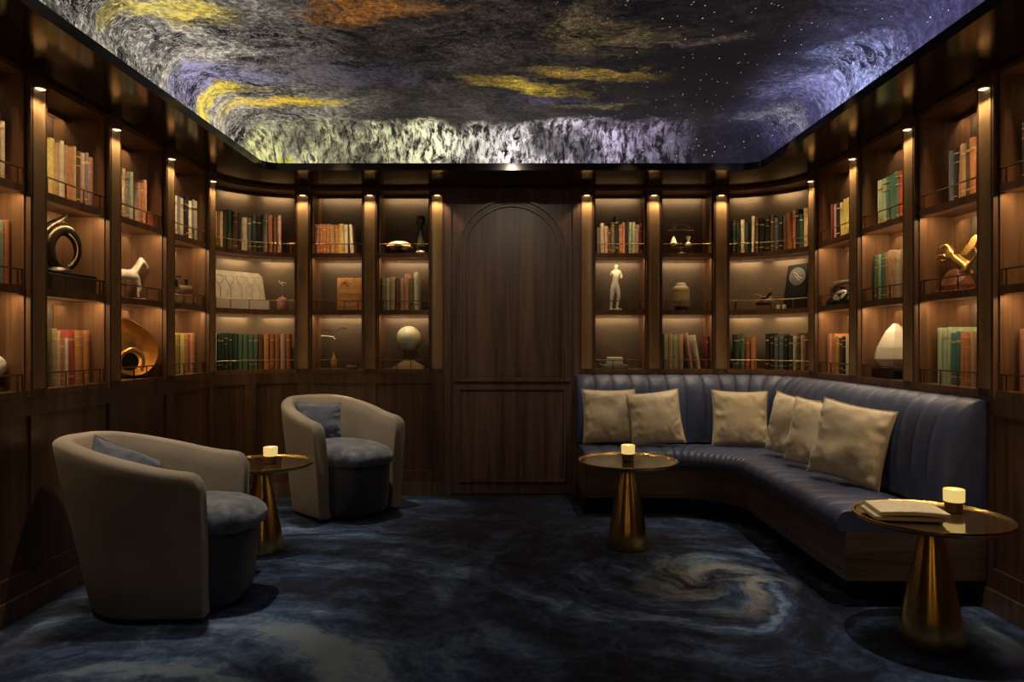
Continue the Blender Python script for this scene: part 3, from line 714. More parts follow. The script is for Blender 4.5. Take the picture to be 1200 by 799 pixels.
gr = ramp(gt, [(.47, (.50, .54, .46)), (.52, (.50, .44, .20))], gn.outputs[0]); gt.links.new(gr.outputs[0], gb.inputs[0]); gb.inputs['Roughness'].default_value = .3
gz = .243
sph = MB().lathe([(.0, -.097)] + [(.097 * math.cos(a), .097 * math.sin(a)) for a in [R(-84 + 12 * k) for k in range(15)]] + [(.0, .097)], 32)
sph.build('globe_ball', gm, t, loc=(0, 0, gz), rot=(0, R(22), 0))
MB().tube([(.105 * math.sin(a), 0, gz - .105 * math.cos(a)) for a in [R(-60 + 20 * k) for k in range(8)]], .0035, 6).build('meridian_arm', brass, t)
MB().tube([(-.036, 0, gz - .103), (-.036, 0, .060)], .005, 8).build('stem', darkbr, t)
mb = MB(); mb.grid([[(-.125, -.05, 0), (.125, -.05, 0), (.125, .05, 0), (-.125, .05, 0)], [(-.125, -.05, .012), (.125, -.05, .012), (.125, .05, .012), (-.125, .05, .012)], [(-.03, -.02, .068), (.03, -.02, .068), (.03, .02, .068), (-.03, .02, .068)]], closed_v=True, cap0=True, cap1=True)
mb.build('wedge_base', plain('honey_wood', (.55, .38, .16), .4), t)

# --- B3: marble figure, stacked cases
p, rz = at('B3', 2, 721, .10)
t = thing('marble_statue', 'white marble armless standing figure, bay just right of the door', 'statue', p, rz)
V = [(0, 0, .19), (-.002, 0, .225), (.004, 0, .262), (.006, 0, .300), (.004, 0, .322), (.006, -.004, .345), (.010, -.006, .364),
     (-.022, 0, .172), (-.028, -.006, .10), (-.034, 0, .022), (-.036, -.02, .012),
     (.020, 0, .172), (.026, -.014, .10), (.014, 0, .022), (.020, -.022, .012),
     (-.026, 0, .300), (-.036, .002, .268), (.036, 0, .305), (.048, -.002, .275), (.044, -.014, .250)]
Ed = [(0, 1), (1, 2), (2, 3), (3, 4), (4, 5), (5, 6), (0, 7), (7, 8), (8, 9), (9, 10), (0, 11), (11, 12), (12, 13), (13, 14), (3, 15), (15, 16), (3, 17), (17, 18), (18, 19)]
Rd = [.031, .024, .029, .030, .011, .018, .013, .022, .016, .010, .010, .022, .016, .010, .010, .014, .010, .014, .011, .008]
skin('figure', V, Ed, Rd, marble, t)
MB().lathe([(.050, 0), (.052, .004), (.050, .0125), (.0, .0125)], 24).build('plinth', marble, t)
p, rz = at('B3', 3, 720, .09)
for k_, (x0, x1, z0, z1, m_, nm, lb) in enumerate(((-.085, .090, .0, .034, pewter, 'flat_case', 'grey metal case with flared ends, bottom of the small stack'),
        (-.062, .062, .0345, .060, marble, 'cream_box', 'thin cream box in the middle of the small stack'),
        (-.060, .060, .0605, .092, plain('ivory_card', (.66, .60, .42), .6), 'cream_box', 'ivory box on top of the small stack'))):
    t = thing(nm, lb + ', bay right of door', 'box', p + Vector((0, 0, z0)), rz)
    bevel(MB().box(x0, x1, -.045, .045, 0, z1 - z0).build('body', m_, t), .005)
    if k_ == 0:
        for s in (-1, 1): MB().tube([(s * .084, -.02, .022), (s * .11, -.02, .034), (s * .125, -.02, .046)] if s < 0 else [(.09, -.02, .02), (.102, -.02, .024), (.108, -.02, .022)], [.008, .006, .004], 8).build('handle', pewter, t)
    else: MB().box(x0 - .001, x1 + .001, -.0465, .0465, .003, .006).build('lid_seam', gilt, t)

# --- B4: balance scale, lidded jar
p, rz = at('B4', 1, 798, .10)
t = thing('balance_scale', 'dark wire balance ornament with two white hanging shapes, top shelf', 'ornament', p, rz)
fine = plain('grey_wire', (.30, .26, .21), .4, .6)
MB().lathe([(.0, .0), (.045, .002), (.040, .010), (.012, .018), (.007, .05), (.0, .052)], 24).build('foot', darkbr, t)
MB().tube([(0, 0, .05), (0, 0, .23)], .003, 8).build('post', darkbr, t)
MB().tube([(-.10, 0, .19), (0, 0, .197), (.10, 0, .19)], [.005, .004, .005], 8).build('beam', fine, t)
MB().tube([(.07 * math.cos(a), 0, .205 + .06 * math.sin(a)) for a in [PI * k / 12 for k in range(13)]], .0025, 6).build('arch', fine, t)
MB().tube([(.05 * math.cos(a), 0, .205 + .035 * math.sin(a)) for a in [PI * k / 12 for k in range(13)]], .0025, 6).build('arch', fine, t)
for s in (-1, 1):
    MB().tube([(s * .058, 0, .192), (s * .058, 0, .145)], .0012, 5).build('hanger', fine, t)
MB().lathe([(.0, .070), (.018, .074), (.026, .090), (.018, .115), (.006, .142), (.0, .147)], 20, c=(-.058, 0, 0)).build('teardrop_weight', marble, t)
MB().lathe([(.0, .070), (.024, .073), (.018, .090), (.007, .108), (.015, .130), (.020, .142), (.0, .146)], 20, c=(.058, 0, 0)).build('hourglass_weight', marble, t)
MB().tube([(-.085, 0, .066), (-.058, 0, .060), (.0, 0, .056), (.058, 0, .060), (.085, 0, .066)], .0022, 6).build('lower_beam', fine, t)
p, rz = at('B4', 2, 798, .10)
t = thing('lidded_jar', 'cream lidded jar with ochre band on a dark foot, bay beside right corner', 'jar', p, rz)
jar = plain('cream_glaze', (.58, .48, .28), .3, nz=.05)
MB().lathe([(.048, 0), (.050, .010), (.045, .022), (.050, .026)], 32).build('foot', darkbr, t)
MB().lathe([(.052, .0265), (.066, .036), (.068, .060), (.068, .16), (.064, .178), (.045, .192)], 32).build('jar_body', jar, t)
MB().lathe([(.0688, .055), (.0696, .058), (.0696, .062), (.0688, .065)], 32).build('band', plain('ochre_band', (.45, .30, .08), .35), t)
MB().lathe([(.0688, .150), (.0696, .153), (.0696, .157), (.0688, .160)], 32).build('band', MATS['ochre_band'], t)
MB().lathe([(.044, .1925), (.042, .200), (.036, .214), (.030, .219), (.0, .220)], 32).build('lid', plain('grey_lid', (.42, .38, .34), .4), t)

# --- right curved corner: insect sculpture, plaque with disc, peg
p, rz = at('CR', 2, 895, .09)
t = thing('winged_sculpture', 'bronze winged creature sculpture on stacked blocks, right curved corner bay', 'sculpture', p, rz)
bevel(MB().box(-.07, .06, -.04, .04, 0, .030).build('block', plain('red_wood', (.20, .08, .05), .5), t), .003)
bevel(MB().box(-.05, .055, -.035, .035, .0305, .058).build('block', darkbr, t), .003)
skin('body', [(-.02, 0, .085), (.02, 0, .095), (.045, 0, .12), (.062, -.005, .135), (-.055, 0, .08), (-.0, 0, .075)], [(0, 1), (1, 2), (2, 3), (0, 4), (0, 5)], [.020, .017, .011, .013, .010, .02], darkbr, t)
leaf(arcp(-.01, .105, -.13, .075, .03), .018, gilt, 'wing'); leaf(arcp(.0, .11, .06, .165, .01), .020, gilt, 'wing'); leaf(arcp(.03, .10, .09, .05, .02), .014, gilt, 'wing')
for s in (-1, 1):
    MB().tube([(s * .02, -.01, .08), (s * .045 + .01, -.025, .085), (s * .062 + .01, -.03, .059)], .0025, 5).build('leg', gilt, t)
for q, x in enumerate((912, 919)):
    p, rz = at('CR', 2, x, .075)
    t = thing('cream_block', 'tiny cream block beside the winged sculpture, %s of the pair' % ('left' if q == 0 else 'right'), 'ornament', p, rz)
    bevel(MB().box(-.011, .011, -.011, .011, 0, .032).build('block', marble, t), .003); MB().box(-.008, .008, -.008, .008, .0321, .036).build('cap', gilt, t)
p, rz = at('CR', 2, 932, .10)
t = thing('disc_plaque', 'black upright plaque with grey engraved disc, right curved corner bay', 'plaque', p, rz)
M = Matrix.Rotation(R(-5), 4, 'X')
mb = MB(); pl = [(-.115, 0), (.085, 0), (.085, .345), (-.085, .335)]
mb.grid([[M @ Vector((x, y_, z)) for x, z in pl] for y_ in (0, .018)], closed_v=True, cap0=True, cap1=True); bevel(mb.build('board', blackm, t), .003)
Md = M @ Matrix.Translation((.005, 0, .245)) @ Matrix.Rotation(R(90), 4, 'X')
MB().lathe([(.070, .0003), (.070, .005), (.066, .007), (.0, .007)], 32, M=Md).build('disc', plain('grey_disc', (.20, .19, .18), .6), t)
eng = MB()
eng.tube([Md @ Vector(q) for q in ((-.03, .035, .007), (.0, .02, .009), (.015, -.005, .009), (.045, -.015, .007))], .003, 6)
eng.tube([Md @ Vector(q) for q in ((-.02, .01, .007), (.01, -.02, .009), (.035, -.035, .007))], .002, 6)
eng.build('engraving', marble, t)
p, rz = at('CR', 2, 862, .06)
t = thing('peg_ornament', 'small dark peg on a round foot, left end of right corner bay', 'ornament', p, rz)
MB().lathe([(.0, 0), (.022, .001), (.020, .006), (.006, .010), (.005, .06), (.008, .068), (.0, .074)], 16).build('peg', darkbr, t)
MB().lathe([(.010, .0745), (.011, .080), (.0, .086)], 12).build('knob', railm, t)

# --- L1: bronze machine
p, rz = at('L1', 2, 209, .13); rz -= .35
t = thing('model_engine', 'small old bronze model engine, left wall bay nearest the corner', 'model', p, rz)
brz = plain('worn_bronze', (.38, .27, .16), .4, .7, nz=.35, ns=40)
bevel(MB().box(-.11, .13, -.04, .04, .012, .075).build('chassis', brz, t), .006)
bevel(MB().box(-.105, -.02, -.035, .035, .0755, .19).build('cab', brz, t), .006)
bevel(MB().box(-.115, -.01, -.042, .042, .1905, .20).build('roof', darkbr, t), .003)
MB().box(-.085, -.04, -.0365, -.0352, .12, .165).build('cab_window', blackm, t)
MB().lathe([(.030, 0), (.032, .01), (.032, .12), (.028, .125)], 20, M=Matrix.Translation((-.018, 0, .108)) @ Matrix.Rotation(R(90), 4, 'Y')).build('boiler', brz, t)
MB().lathe([(.010, .14), (.010, .165), (.016, .18), (.0, .181)], 16, c=(.07, 0, 0)).build('chimney', darkbr, t)
for x, r_ in ((-.075, .030), (-.005, .024), (.05, .020), (.10, .020)):
    for s in (-1, 1):
        MB().lathe([(r_ * .9, -.004), (r_, -.003), (r_, .003), (r_ * .9, .004)], 18, M=Matrix.Translation((x, s * .046, r_)) @ Matrix.Rotation(R(90), 4, 'X')).build('wheel', brz, t)
# --- L2: horse, shell
p, rz = at('L2', 2, 149, .13); rz -= .35
t = thing('horse_figurine', 'white horse figurine mid-stride on a slim stand, left wall bay', 'figurine', p, rz)
V = [(-.02, 0, .158), (.04, 0, .160), (.075, 0, .178), (.105, 0, .222), (.132, 0, .262), (.165, 0, .240), (.190, 0, .212), (-.075, 0, .162), (-.105, 0, .168),
     (-.095, -.020, .135), (-.075, -.022, .095), (-.105, -.022, .060), (-.100, -.022, .018), (-.09, -.022, .008),
     (-.100, .020, .135), (-.115, .022, .098), (-.150, .022, .065), (-.148, .022, .026), (-.14, .022, .010),
     (.080, -.018, .140), (.092, -.020, .095), (.085, -.020, .050), (.085, -.020, .018), (.095, -.02, .008),
     (.085, .018, .140), (.125, .020, .115), (.150, .020, .085), (.135, .020, .055), (.14, .02, .045),
     (.126, -.010, .290), (.126, .010, .290), (-.15, 0, .165), (-.165, 0, .115)]
Ed = [(0, 1), (1, 2), (2, 3), (3, 4), (4, 5), (5, 6), (0, 7), (7, 8), (7, 9), (9, 10), (10, 11), (11, 12), (12, 13), (7, 14), (14, 15), (15, 16), (16, 17), (17, 18), (1, 19), (19, 20), (20, 21), (21, 22), (22, 23), (1, 24), (24, 25), (25, 26), (26, 27), (27, 28), (4, 29), (4, 30), (8, 31), (31, 32)]
Rd = [.038, .041, .034, .024, .021, .017, .012, .036, .026, .024, .015, .010, .008, .010, .024, .015, .010, .008, .010, .020, .013, .009, .008, .010, .020, .013, .009, .008, .009, .004, .004, .010, .005]
hs = skin('horse', V, Ed, Rd, marble, t, 1); hs.location = (-.01, 0, .012); hs.scale = (.84, .95, .86)
bevel(MB().box(-.13, .0, -.035, .035, 0, .012).build('base_plate', marble, t), .003)
bevel(MB().box(.012, .12, -.035, .035, 0, .012).build('base_plate', marble, t), .003)
MB().tube([(-.01, 0, .008), (-.01, 0, .135)], .004, 8).build('support_rod', brass, t)
p, rz = at('L2', 3, 150, .13); rz -= .62
t = thing('shell_sculpture', 'large golden teardrop shell sculpture with arched hollow, left wall bay bottom', 'sculpture', p, rz)
def tear(a, k=1.0):
    d_ = (a - R(118) + PI) % (2 * PI) - PI; r_ = .145 * k * (1 + .48 * math.exp(-(d_ / R(32)) ** 2))
    return .005 + r_ * math.cos(a), .158 + r_ * math.sin(a)
n = 40; rows = []
for kk, yy in ((1.0, -.060), (.97, -.068), (.90, -.050), (.78, -.015), (.60, .010), (.38, .022), (.12, .028)): rows.append([(tear(2 * PI * i / n, kk)[0], yy, tear(2 * PI * i / n, kk)[1]) for i in range(n)])
MB().grid(rows, closed_v=True, cap1=True).build('shell_bowl', gold, t)
rows = [[(tear(2 * PI * i / n, kk)[0], yy, tear(2 * PI * i / n, kk)[1]) for i in range(n)] for kk, yy in ((1.005, -.061), (1.02, -.045), (.96, .0), (.75, .030), (.3, .045))]
MB().grid(rows, closed_v=True, cap1=True).build('shell_back', plain('aged_gold', (.42, .27, .10), .45, .8, nz=.3, ns=18), t)
MB().tube([(.0 + .070 * math.cos(a), -.045, .095 + .075 * math.sin(a)) for a in [R(-40 + 13 * k) for k in range(21)]], [.007 + .006 * math.sin(PI * k / 20) for k in range(21)], 10).build('inner_arch', gold, t)
MB().lathe([(.052, 0), (.056, .004), (.0, .005)], 24, M=Matrix.Translation((.0, -.012, .095)) @ Matrix.Rotation(R(90), 4, 'X')).build('hollow', blackm, t)  # black disc paints the dark of a hole inside the arch
bevel(MB().box(-.09, .10, -.04, .04, 0, .010).build('base_plate', blackm, t), .003)
# --- L3: ring sculpture on dark box
p, rz = at('L3', 2, 68, .12)
t = thing('box_stand', 'dark low box carrying the ring sculpture, third left wall bay', 'box', p, rz)
bevel(MB().box(-.17, .20, -.075, .08, 0, .085).build('body', plain('dark_box', (.05, .038, .028), .4), t), .004)
bevel(MB().box(-.172, .202, -.077, .082, .0855, .098).build('lid', MATS['dark_box'], t), .004)
t = thing('ring_sculpture', 'dark polished ring sculpture with upswept horn on the dark box', 'sculpture', p + Vector((0, 0, .099)), rz - .3)
n = 36
MB().tube([(.02 + .085 * math.cos(a), -.01, .118 + .098 * math.sin(a)) for a in [2 * PI * k / n for k in range(n)]], [.026 + .010 * math.cos(2 * PI * k / n - 2.4) for k in range(n)], 14, closed=True).build('ring', darkbr, t)
MB().tube([(-.085, .0, .04), (-.105, .0, .10), (-.09, 0, .17), (-.045, 0, .225), (.01, 0, .262), (.05, 0, .292)], [.016, .026, .030, .024, .014, .004], 12).build('horn', darkbr, t)
MB().lathe([(.06, 0), (.062, .006), (.05, .02), (.0, .022)], 24, sx=1.3, c=(-.01, 0, 0)).build('foot', darkbr, t)
MB().tube([(.02 + .062 * math.cos(a), -.034, .118 + .075 * math.sin(a)) for a in [R(-70 + 10 * k) for k in range(16)]], .003, 6).build('polished_edge', gilt, t)
# --- L4: pale round ornament
p, rz = at('L4', 3, -8, .10)
t = thing('round_ornament', 'pale round ornament on dark foot at the left picture edge, bottom shelf', 'ornament', p, rz)
MB().lathe([(.0, 0), (.05, .001), (.045, .012), (.02, .03), (.018, .06)], 24).build('foot', darkbr, t)
MB().lathe([(.0, .06)] + [(.05 * math.cos(a), .11 + .05 * math.sin(a)) for a in [R(-75 + 15 * k) for k in range(11)]] + [(.0, .16)], 24).build('ball', marble, t)
MB().lathe([(.010, .161), (.014, .18), (.0, .20)], 12).build('finial', pewter, t)

# --- R1: telephone
p, rz = at('R1', 2, 990, .12); rz += .4
t = thing('telephone', 'dark old telephone with silver handset, right wall bay nearest the corner', 'telephone', p, rz)
mb = MB(); mb.grid([[(-.11, -.06, 0), (.11, -.06, 0), (.11, .07, 0), (-.11, .07, 0)], [(-.11, -.06, .03), (.11, -.06, .03), (.11, .07, .03), (-.11, .07, .03)], [(-.06, 0, .105), (.06, 0, .105), (.06, .06, .105), (-.06, .06, .105)]], closed_v=True, cap0=True, cap1=True)
bevel(mb.build('body', blackm, t), .008, 3)
Md = Matrix.Translation((0, -.040, .064)) @ Matrix.Rotation(R(51), 4, 'X')
MB().lathe([(.048, .002), (.048, .008), (.040, .010), (.0, .010)], 28, M=Md).build('dial', pewter, t)
MB().lathe([(.016, .0102), (.016, .013), (.0, .014)], 16, M=Md).build('dial_centre', blackm, t)
for s in (-1, 1): MB().box(*sorted((s * .04, s * .052)), .015, .05, .1055, .130).build('cradle', blackm, t)
MB().tube([(-.12, .03, .128), (-.10, .03, .150), (-.05, .03, .160), (0, .03, .162), (.05, .03, .160), (.10, .03, .150), (.12, .03, .128)], [.022, .024, .016, .014, .016, .024, .022], 12).build('handset', pewter, t)
# --- R2: faceted vase on dark box
p, rz = at('R2', 3, 1050, .12)
t = thing('black_stand', 'low black box stand under the white faceted vase', 'stand', p, rz)
bevel(MB().box(-.13, .13, -.08, .08, 0, .055).build('body', blackm, t), .004); MB().box(-.115, .115, -.065, .065, .0551, .06).build('top_plate', darkbr, t)
t = thing('faceted_vase', 'white faceted pointed vase on a black stand, second right wall bay', 'vase', p + Vector((0, 0, .0605)), (0, 0, rz + .3))
vz = plain('white_porcelain', (.62, .58, .48), .45, nz=.05)
MB().lathe([(.075, 0), (.125, .055), (.110, .12), (.060, .215), (.022, .255)], 7).build('vase_body', vz, t, 0)
MB().lathe([(.021, .2552), (.016, .262), (.014, .259)], 7).build('mouth', vz, t, 0)
# --- R3: golden rearing beast on a plinth
p, rz = at('R3', 2, 1122, .13); rz += .5
t = thing('rearing_sculpture', 'gilded rearing winged beast on red wooden plinth, third right wall bay', 'sculpture', p, rz)
rw = plain('red_burl', (.22, .075, .03), .4, nz=.4, ns=16)
bevel(MB().box(-.10, .11, -.06, .06, 0, .014).build('base_plate', rw, t), .003)
rock = MB().lathe([(.07, .0142), (.075, .04), (.06, .07), (.048, .10), (.03, .12), (.0, .125)], 9, sx=1.2)
rock.v = [(x + .012 * noise.noise(Vector((x, y_, z)) * 30), y_ * .75 + .012 * noise.noise(Vector((x, y_, z)) * 25 + Vector((5, 0, 0))), z) for x, y_, z in rock.v]
rock.build('rocky_plinth', rw, t, 0)
V = [(.0, 0, .155), (-.02, 0, .195), (-.035, 0, .225), (-.05, 0, .252), (-.075, 0, .245), (-.095, 0, .232), (.035, 0, .14),
     (.045, -.018, .115), (.02, -.02, .10), (.035, -.02, .075), (.045, .018, .115), (.065, .02, .095), (.055, .02, .07),
     (-.05, -.018, .195), (-.085, -.02, .20), (-.095, -.02, .175), (-.045, .018, .19), (-.08, .02, .17), (-.10, .02, .18), (.07, 0, .155), (.095, 0, .19), (.085, 0, .225)]
Ed = [(0, 1), (1, 2), (2, 3), (3, 4), (4, 5), (0, 6), (6, 7), (7, 8), (8, 9), (6, 10), (10, 11), (11, 12), (1, 13), (13, 14), (14, 15), (1, 16), (16, 17), (17, 18), (6, 19), (19, 20), (20, 21)]
Rd = [.030, .028, .018, .016, .012, .008, .026, .015, .010, .008, .015, .010, .008, .012, .008, .007, .012, .008, .007, .008, .007, .004]
skin('beast', V, Ed, Rd, gold, t)
for s in (-1, 1):
    m = MB(); q = [(-.01, s * .02, .20), (.02, s * .035, .235), (.05, s * .045, .285), (.075, s * .05, .30), (.07, s * .045, .26), (.06, s * .04, .23), (.03, s * .03, .195)]
    m.grid([[(x, y_ - .003, z) for x, y_, z in q], [(x, y_ + .003, z) for x, y_, z in q]], closed_v=True, cap0=True, cap1=True).build('wing', gold, t)

# ------------------------------------------------------------------ banquette
SX0, SY1, XI, YI, RI = .495, 3.25, 1.45, 4.93, .38     # left end, near end, seat front lines and their fillet
WG = .016                                              # gap to the wall panelling
def outer_pt(L, d=0):
    """point and inward direction at distance L along the wall line"""
    a = CX - SX0; arc = RC * PI / 2
    if L < a: return Vector((SX0 + L, YB - d)), Vector((0, -1))
    if L < a + arc:
        ph = (L - a) / RC; u = Vector((math.sin(ph), math.cos(ph))); return Vector((CX, CY)) + u * (RC - d), -u
    return Vector((W - d, CY - (L - a - arc))), Vector((-1, 0))
LT = (CX - SX0) + RC * PI / 2 + (CY - SY1)
L1 = XI - RI - SX0; L2 = (CX - SX0) + RC * PI / 2 + (CY - (YI - RI))
def inner_pt(L, e=0):
    if L <= L1: return Vector((SX0 + L, YI + e))
    if L < L2:
        k = (L - L1) / (L2 - L1); a = k * PI / 2; r_ = RI + e
        return Vector((XI - RI + r_ * math.sin(a), YI - RI + r_ * math.cos(a)))
    return Vector((XI + e, (YI - RI) - (L - L2)))
NCH = round(LT / .137); CW = LT / NCH
def chan(L):  # 0 at a seam, 1 in the middle of a channel
    u = (L / CW) % 1.0; return abs(math.sin(PI * u)) ** .55
Ls = []
for c in range(NCH):
    for q in (0, .04, .1, .2, .35, .5, .65, .8, .9, .96): Ls.append((c + q) * CW)
Ls.append(LT)
sofa = thing('banquette', 'long curved blue leather channel-tufted corner bench on a walnut base', 'bench')
prof = [(WG, .44), (WG, .925), (.030, .938), (.055, .942), (.085, .936), (.115, .922), (.145, .898), (.172, .860), (.196, .80), (.214, .72), (.226, .62), (.230, .52), (.226, .44)]
rows = []
for L in Ls:
    row = []; c = chan(L)
    for i, (d, z) in enumerate(prof):
        k = min(1, max(0, (i - 1) / 3)) if i < 12 else 0
        dd = d - (1 - c) * .022 * k; zz = z - (1 - c) * .010 * (1 if 2 <= i <= 6 else 0)
        p, _ = outer_pt(L, dd); row.append((p.x, p.y, zz))
    rows.append(row)
MB().grid(rows, closed_v=True, cap0=True, cap1=True).build('backrest', leather, sofa, 50)
rows = []
for L in Ls:
    c = chan(L); a, _ = outer_pt(L, .02); o2, _ = outer_pt(L, .235); i2 = inner_pt(L); row = []
    dl = (i2 - o2).length
    pr = [(0, .345, 0), (0, .425, 0), (.10, .436, .5), (.3, .444, 1), (.55, .450, 1), (.78, .452, 1), (.92, .448, 1), (.965, .436, 1), (.99, .415, 1), (1.0, .385, .6), (.99, .352, .2), (.965, .345, 0)]
    for f, z, k in pr:
        q = o2 + (i2 - o2) * (f - (.006 / dl if f > .9 else 0) * (1 - c)); row.append((q.x, q.y, z - (1 - c) * .012 * k))
    rows.append(row)
MB().grid(rows, closed_v=True, cap0=True, cap1=True).build('seat', leather, sofa, 50)
def under(name, e, z0, z1, mat, endin=0, back=.02):
    rows = []
    for i in range(121):
        L = endin * 0 + (LT - endin) * i / 120; a, _ = outer_pt(L, back); q = inner_pt(L, e)
        rows.append([(a.x, a.y, z0), (q.x, q.y, z0), (q.x, q.y, z1), (a.x, a.y, z1)])
    return MB().grid(rows, closed_v=True, cap0=True, cap1=True).build(name, mat, sofa)
basew = wood('bench_walnut', (.055, .036, .022), (.125, .085, .055), .42, 1, True)
under('base_panel', .045, .125, .344, basew, 0)
under('base_moulding', .036, .150, .162, basew, .024, .5)
under('toe_kick', .13, 0, .1245, blackm, .12, .03)

# ------------------------------------------------------------------ pillows
def pillow(name, label, cat, wd, ht, th, loc, yaw, lean, roll, mat, seed, group, n=34, piping=True):
    t = thing(name, label, cat, loc, (0, 0, 0), group)
    t.rotation_mode = 'QUATERNION'
    t.rotation_quaternion = (Matrix.Rotation(yaw, 4, 'Z') @ Matrix.Rotation(-lean, 4, 'X') @ Matrix.Rotation(roll, 4, 'Y')).to_quaternion()
    def P(u, v, side):
        pin = 1 - .07 * (1 - abs(v) ** 2.0) * abs(u) ** 4; pin2 = 1 - .07 * (1 - abs(u) ** 2.0) * abs(v) ** 4
        x = u * wd / 2 * pin; z = v * ht / 2 * pin2
        e = max(0, (1 - abs(u) ** 2.6)) ** .5 * max(0, (1 - abs(v) ** 2.6)) ** .5
        q = Vector((u * 2.1, v * 2.1, seed * 3.7 + side))
        ed_ = max(abs(u), abs(v)) ** 2; wr = noise.noise(q * .8) * .014 + noise.noise(q * 3.0) * .010 * ed_
        # folds running in from the corners and edges
        fold = math.sin((u * 2.3 - v * 3.1 + seed) + 1.8 * noise.noise(q * .8)) * .004 + abs(noise.noise(Vector((u * 7, v * 2, seed)))) * .007 * abs(u)
        pl_ = math.sin(v * 11 + 5 * noise.noise(Vector((u * 2, v * 2, seed * 2.3)))) * .012 * max(0, abs(u) - .45) + math.sin(u * 13 + 5 * noise.noise(Vector((v * 2, u * 2, seed)))) * .008 * max(0, -v - .3)
        y_ = side * (th / 2 * e + (wr + fold + pl_) * e ** .4)
        return Vector((x, y_, z))
    rows = []
    m = MB()
    for side in (-1, 1):
        m.grid([[P(-1 + 2 * i / n, -1 + 2 * j / n, side) for j in range(n + 1)] for i in range(n + 1)])
    me = m.mesh('cover', mat, 0)
    bm = bmesh.new(); bm.from_mesh(me); bmesh.ops.remove_doubles(bm, verts=bm.verts, dist=.0004); bmesh.ops.recalc_face_normals(bm, faces=bm.faces); bm.to_mesh(me); bm.free()
    me.polygons.foreach_set('use_smooth', [True] * len(me.polygons))
    o = bpy.data.objects.new('cover', me); C.objects.link(o); o.parent = t
    s_ = o.modifiers.new('subdivision', 'SUBSURF'); s_.levels = 1; s_.render_levels = 1
    if piping:
        pts = []
        for a, b_ in (((-1, -1), (1, -1)), ((1, -1), (1, 1)), ((1, 1), (-1, 1)), ((-1, 1), (-1, -1))):
            for i in range(12): pts.append(P(a[0] + (b_[0] - a[0]) * i / 12, a[1] + (b_[1] - a[1]) * i / 12, 0) * 1.0)
        MB().tube(pts, .0028, 6, closed=True).build('piped_seam', mat, t)
    return t
gp = 'champagne throw pillows on the banquette'
pillow('throw_pillow', 'champagne square pillow at the left end of the blue bench', 'pillow', .40, .40, .13, (.715, 5.330, .648), R(2), R(10), R(0), linen, 1, gp)
pillow('throw_pillow', 'champagne pillow tilted in front of the leftmost pillow', 'pillow', .38, .39, .14, (1.035, 5.235, .645), R(-8), R(12), R(-7), linen, 2, gp)
pillow('throw_pillow', 'champagne square pillow alone at the middle of the bench corner', 'pillow', .40, .40, .13, (1.645, 5.235, .645), R(-6), R(10), R(1), linen, 3, gp)
pillow('throw_pillow', 'champagne pillow furthest back of three along the right wall', 'pillow', .38, .40, .14, (1.80, 4.66, .652), R(-66), R(9), R(6), linen, 4, gp)
pillow('throw_pillow', 'champagne pillow in the middle of three along the right wall', 'pillow', .38, .40, .14, (1.79, 4.27, .652), R(-60), R(11), R(5), linen, 5, gp)
pillow('throw_pillow', 'large champagne pillow nearest the front of the right wall bench', 'pillow', .42, .42, .15, (1.80, 3.86, .660), R(-56), R(12), R(7), linen, 6, gp)

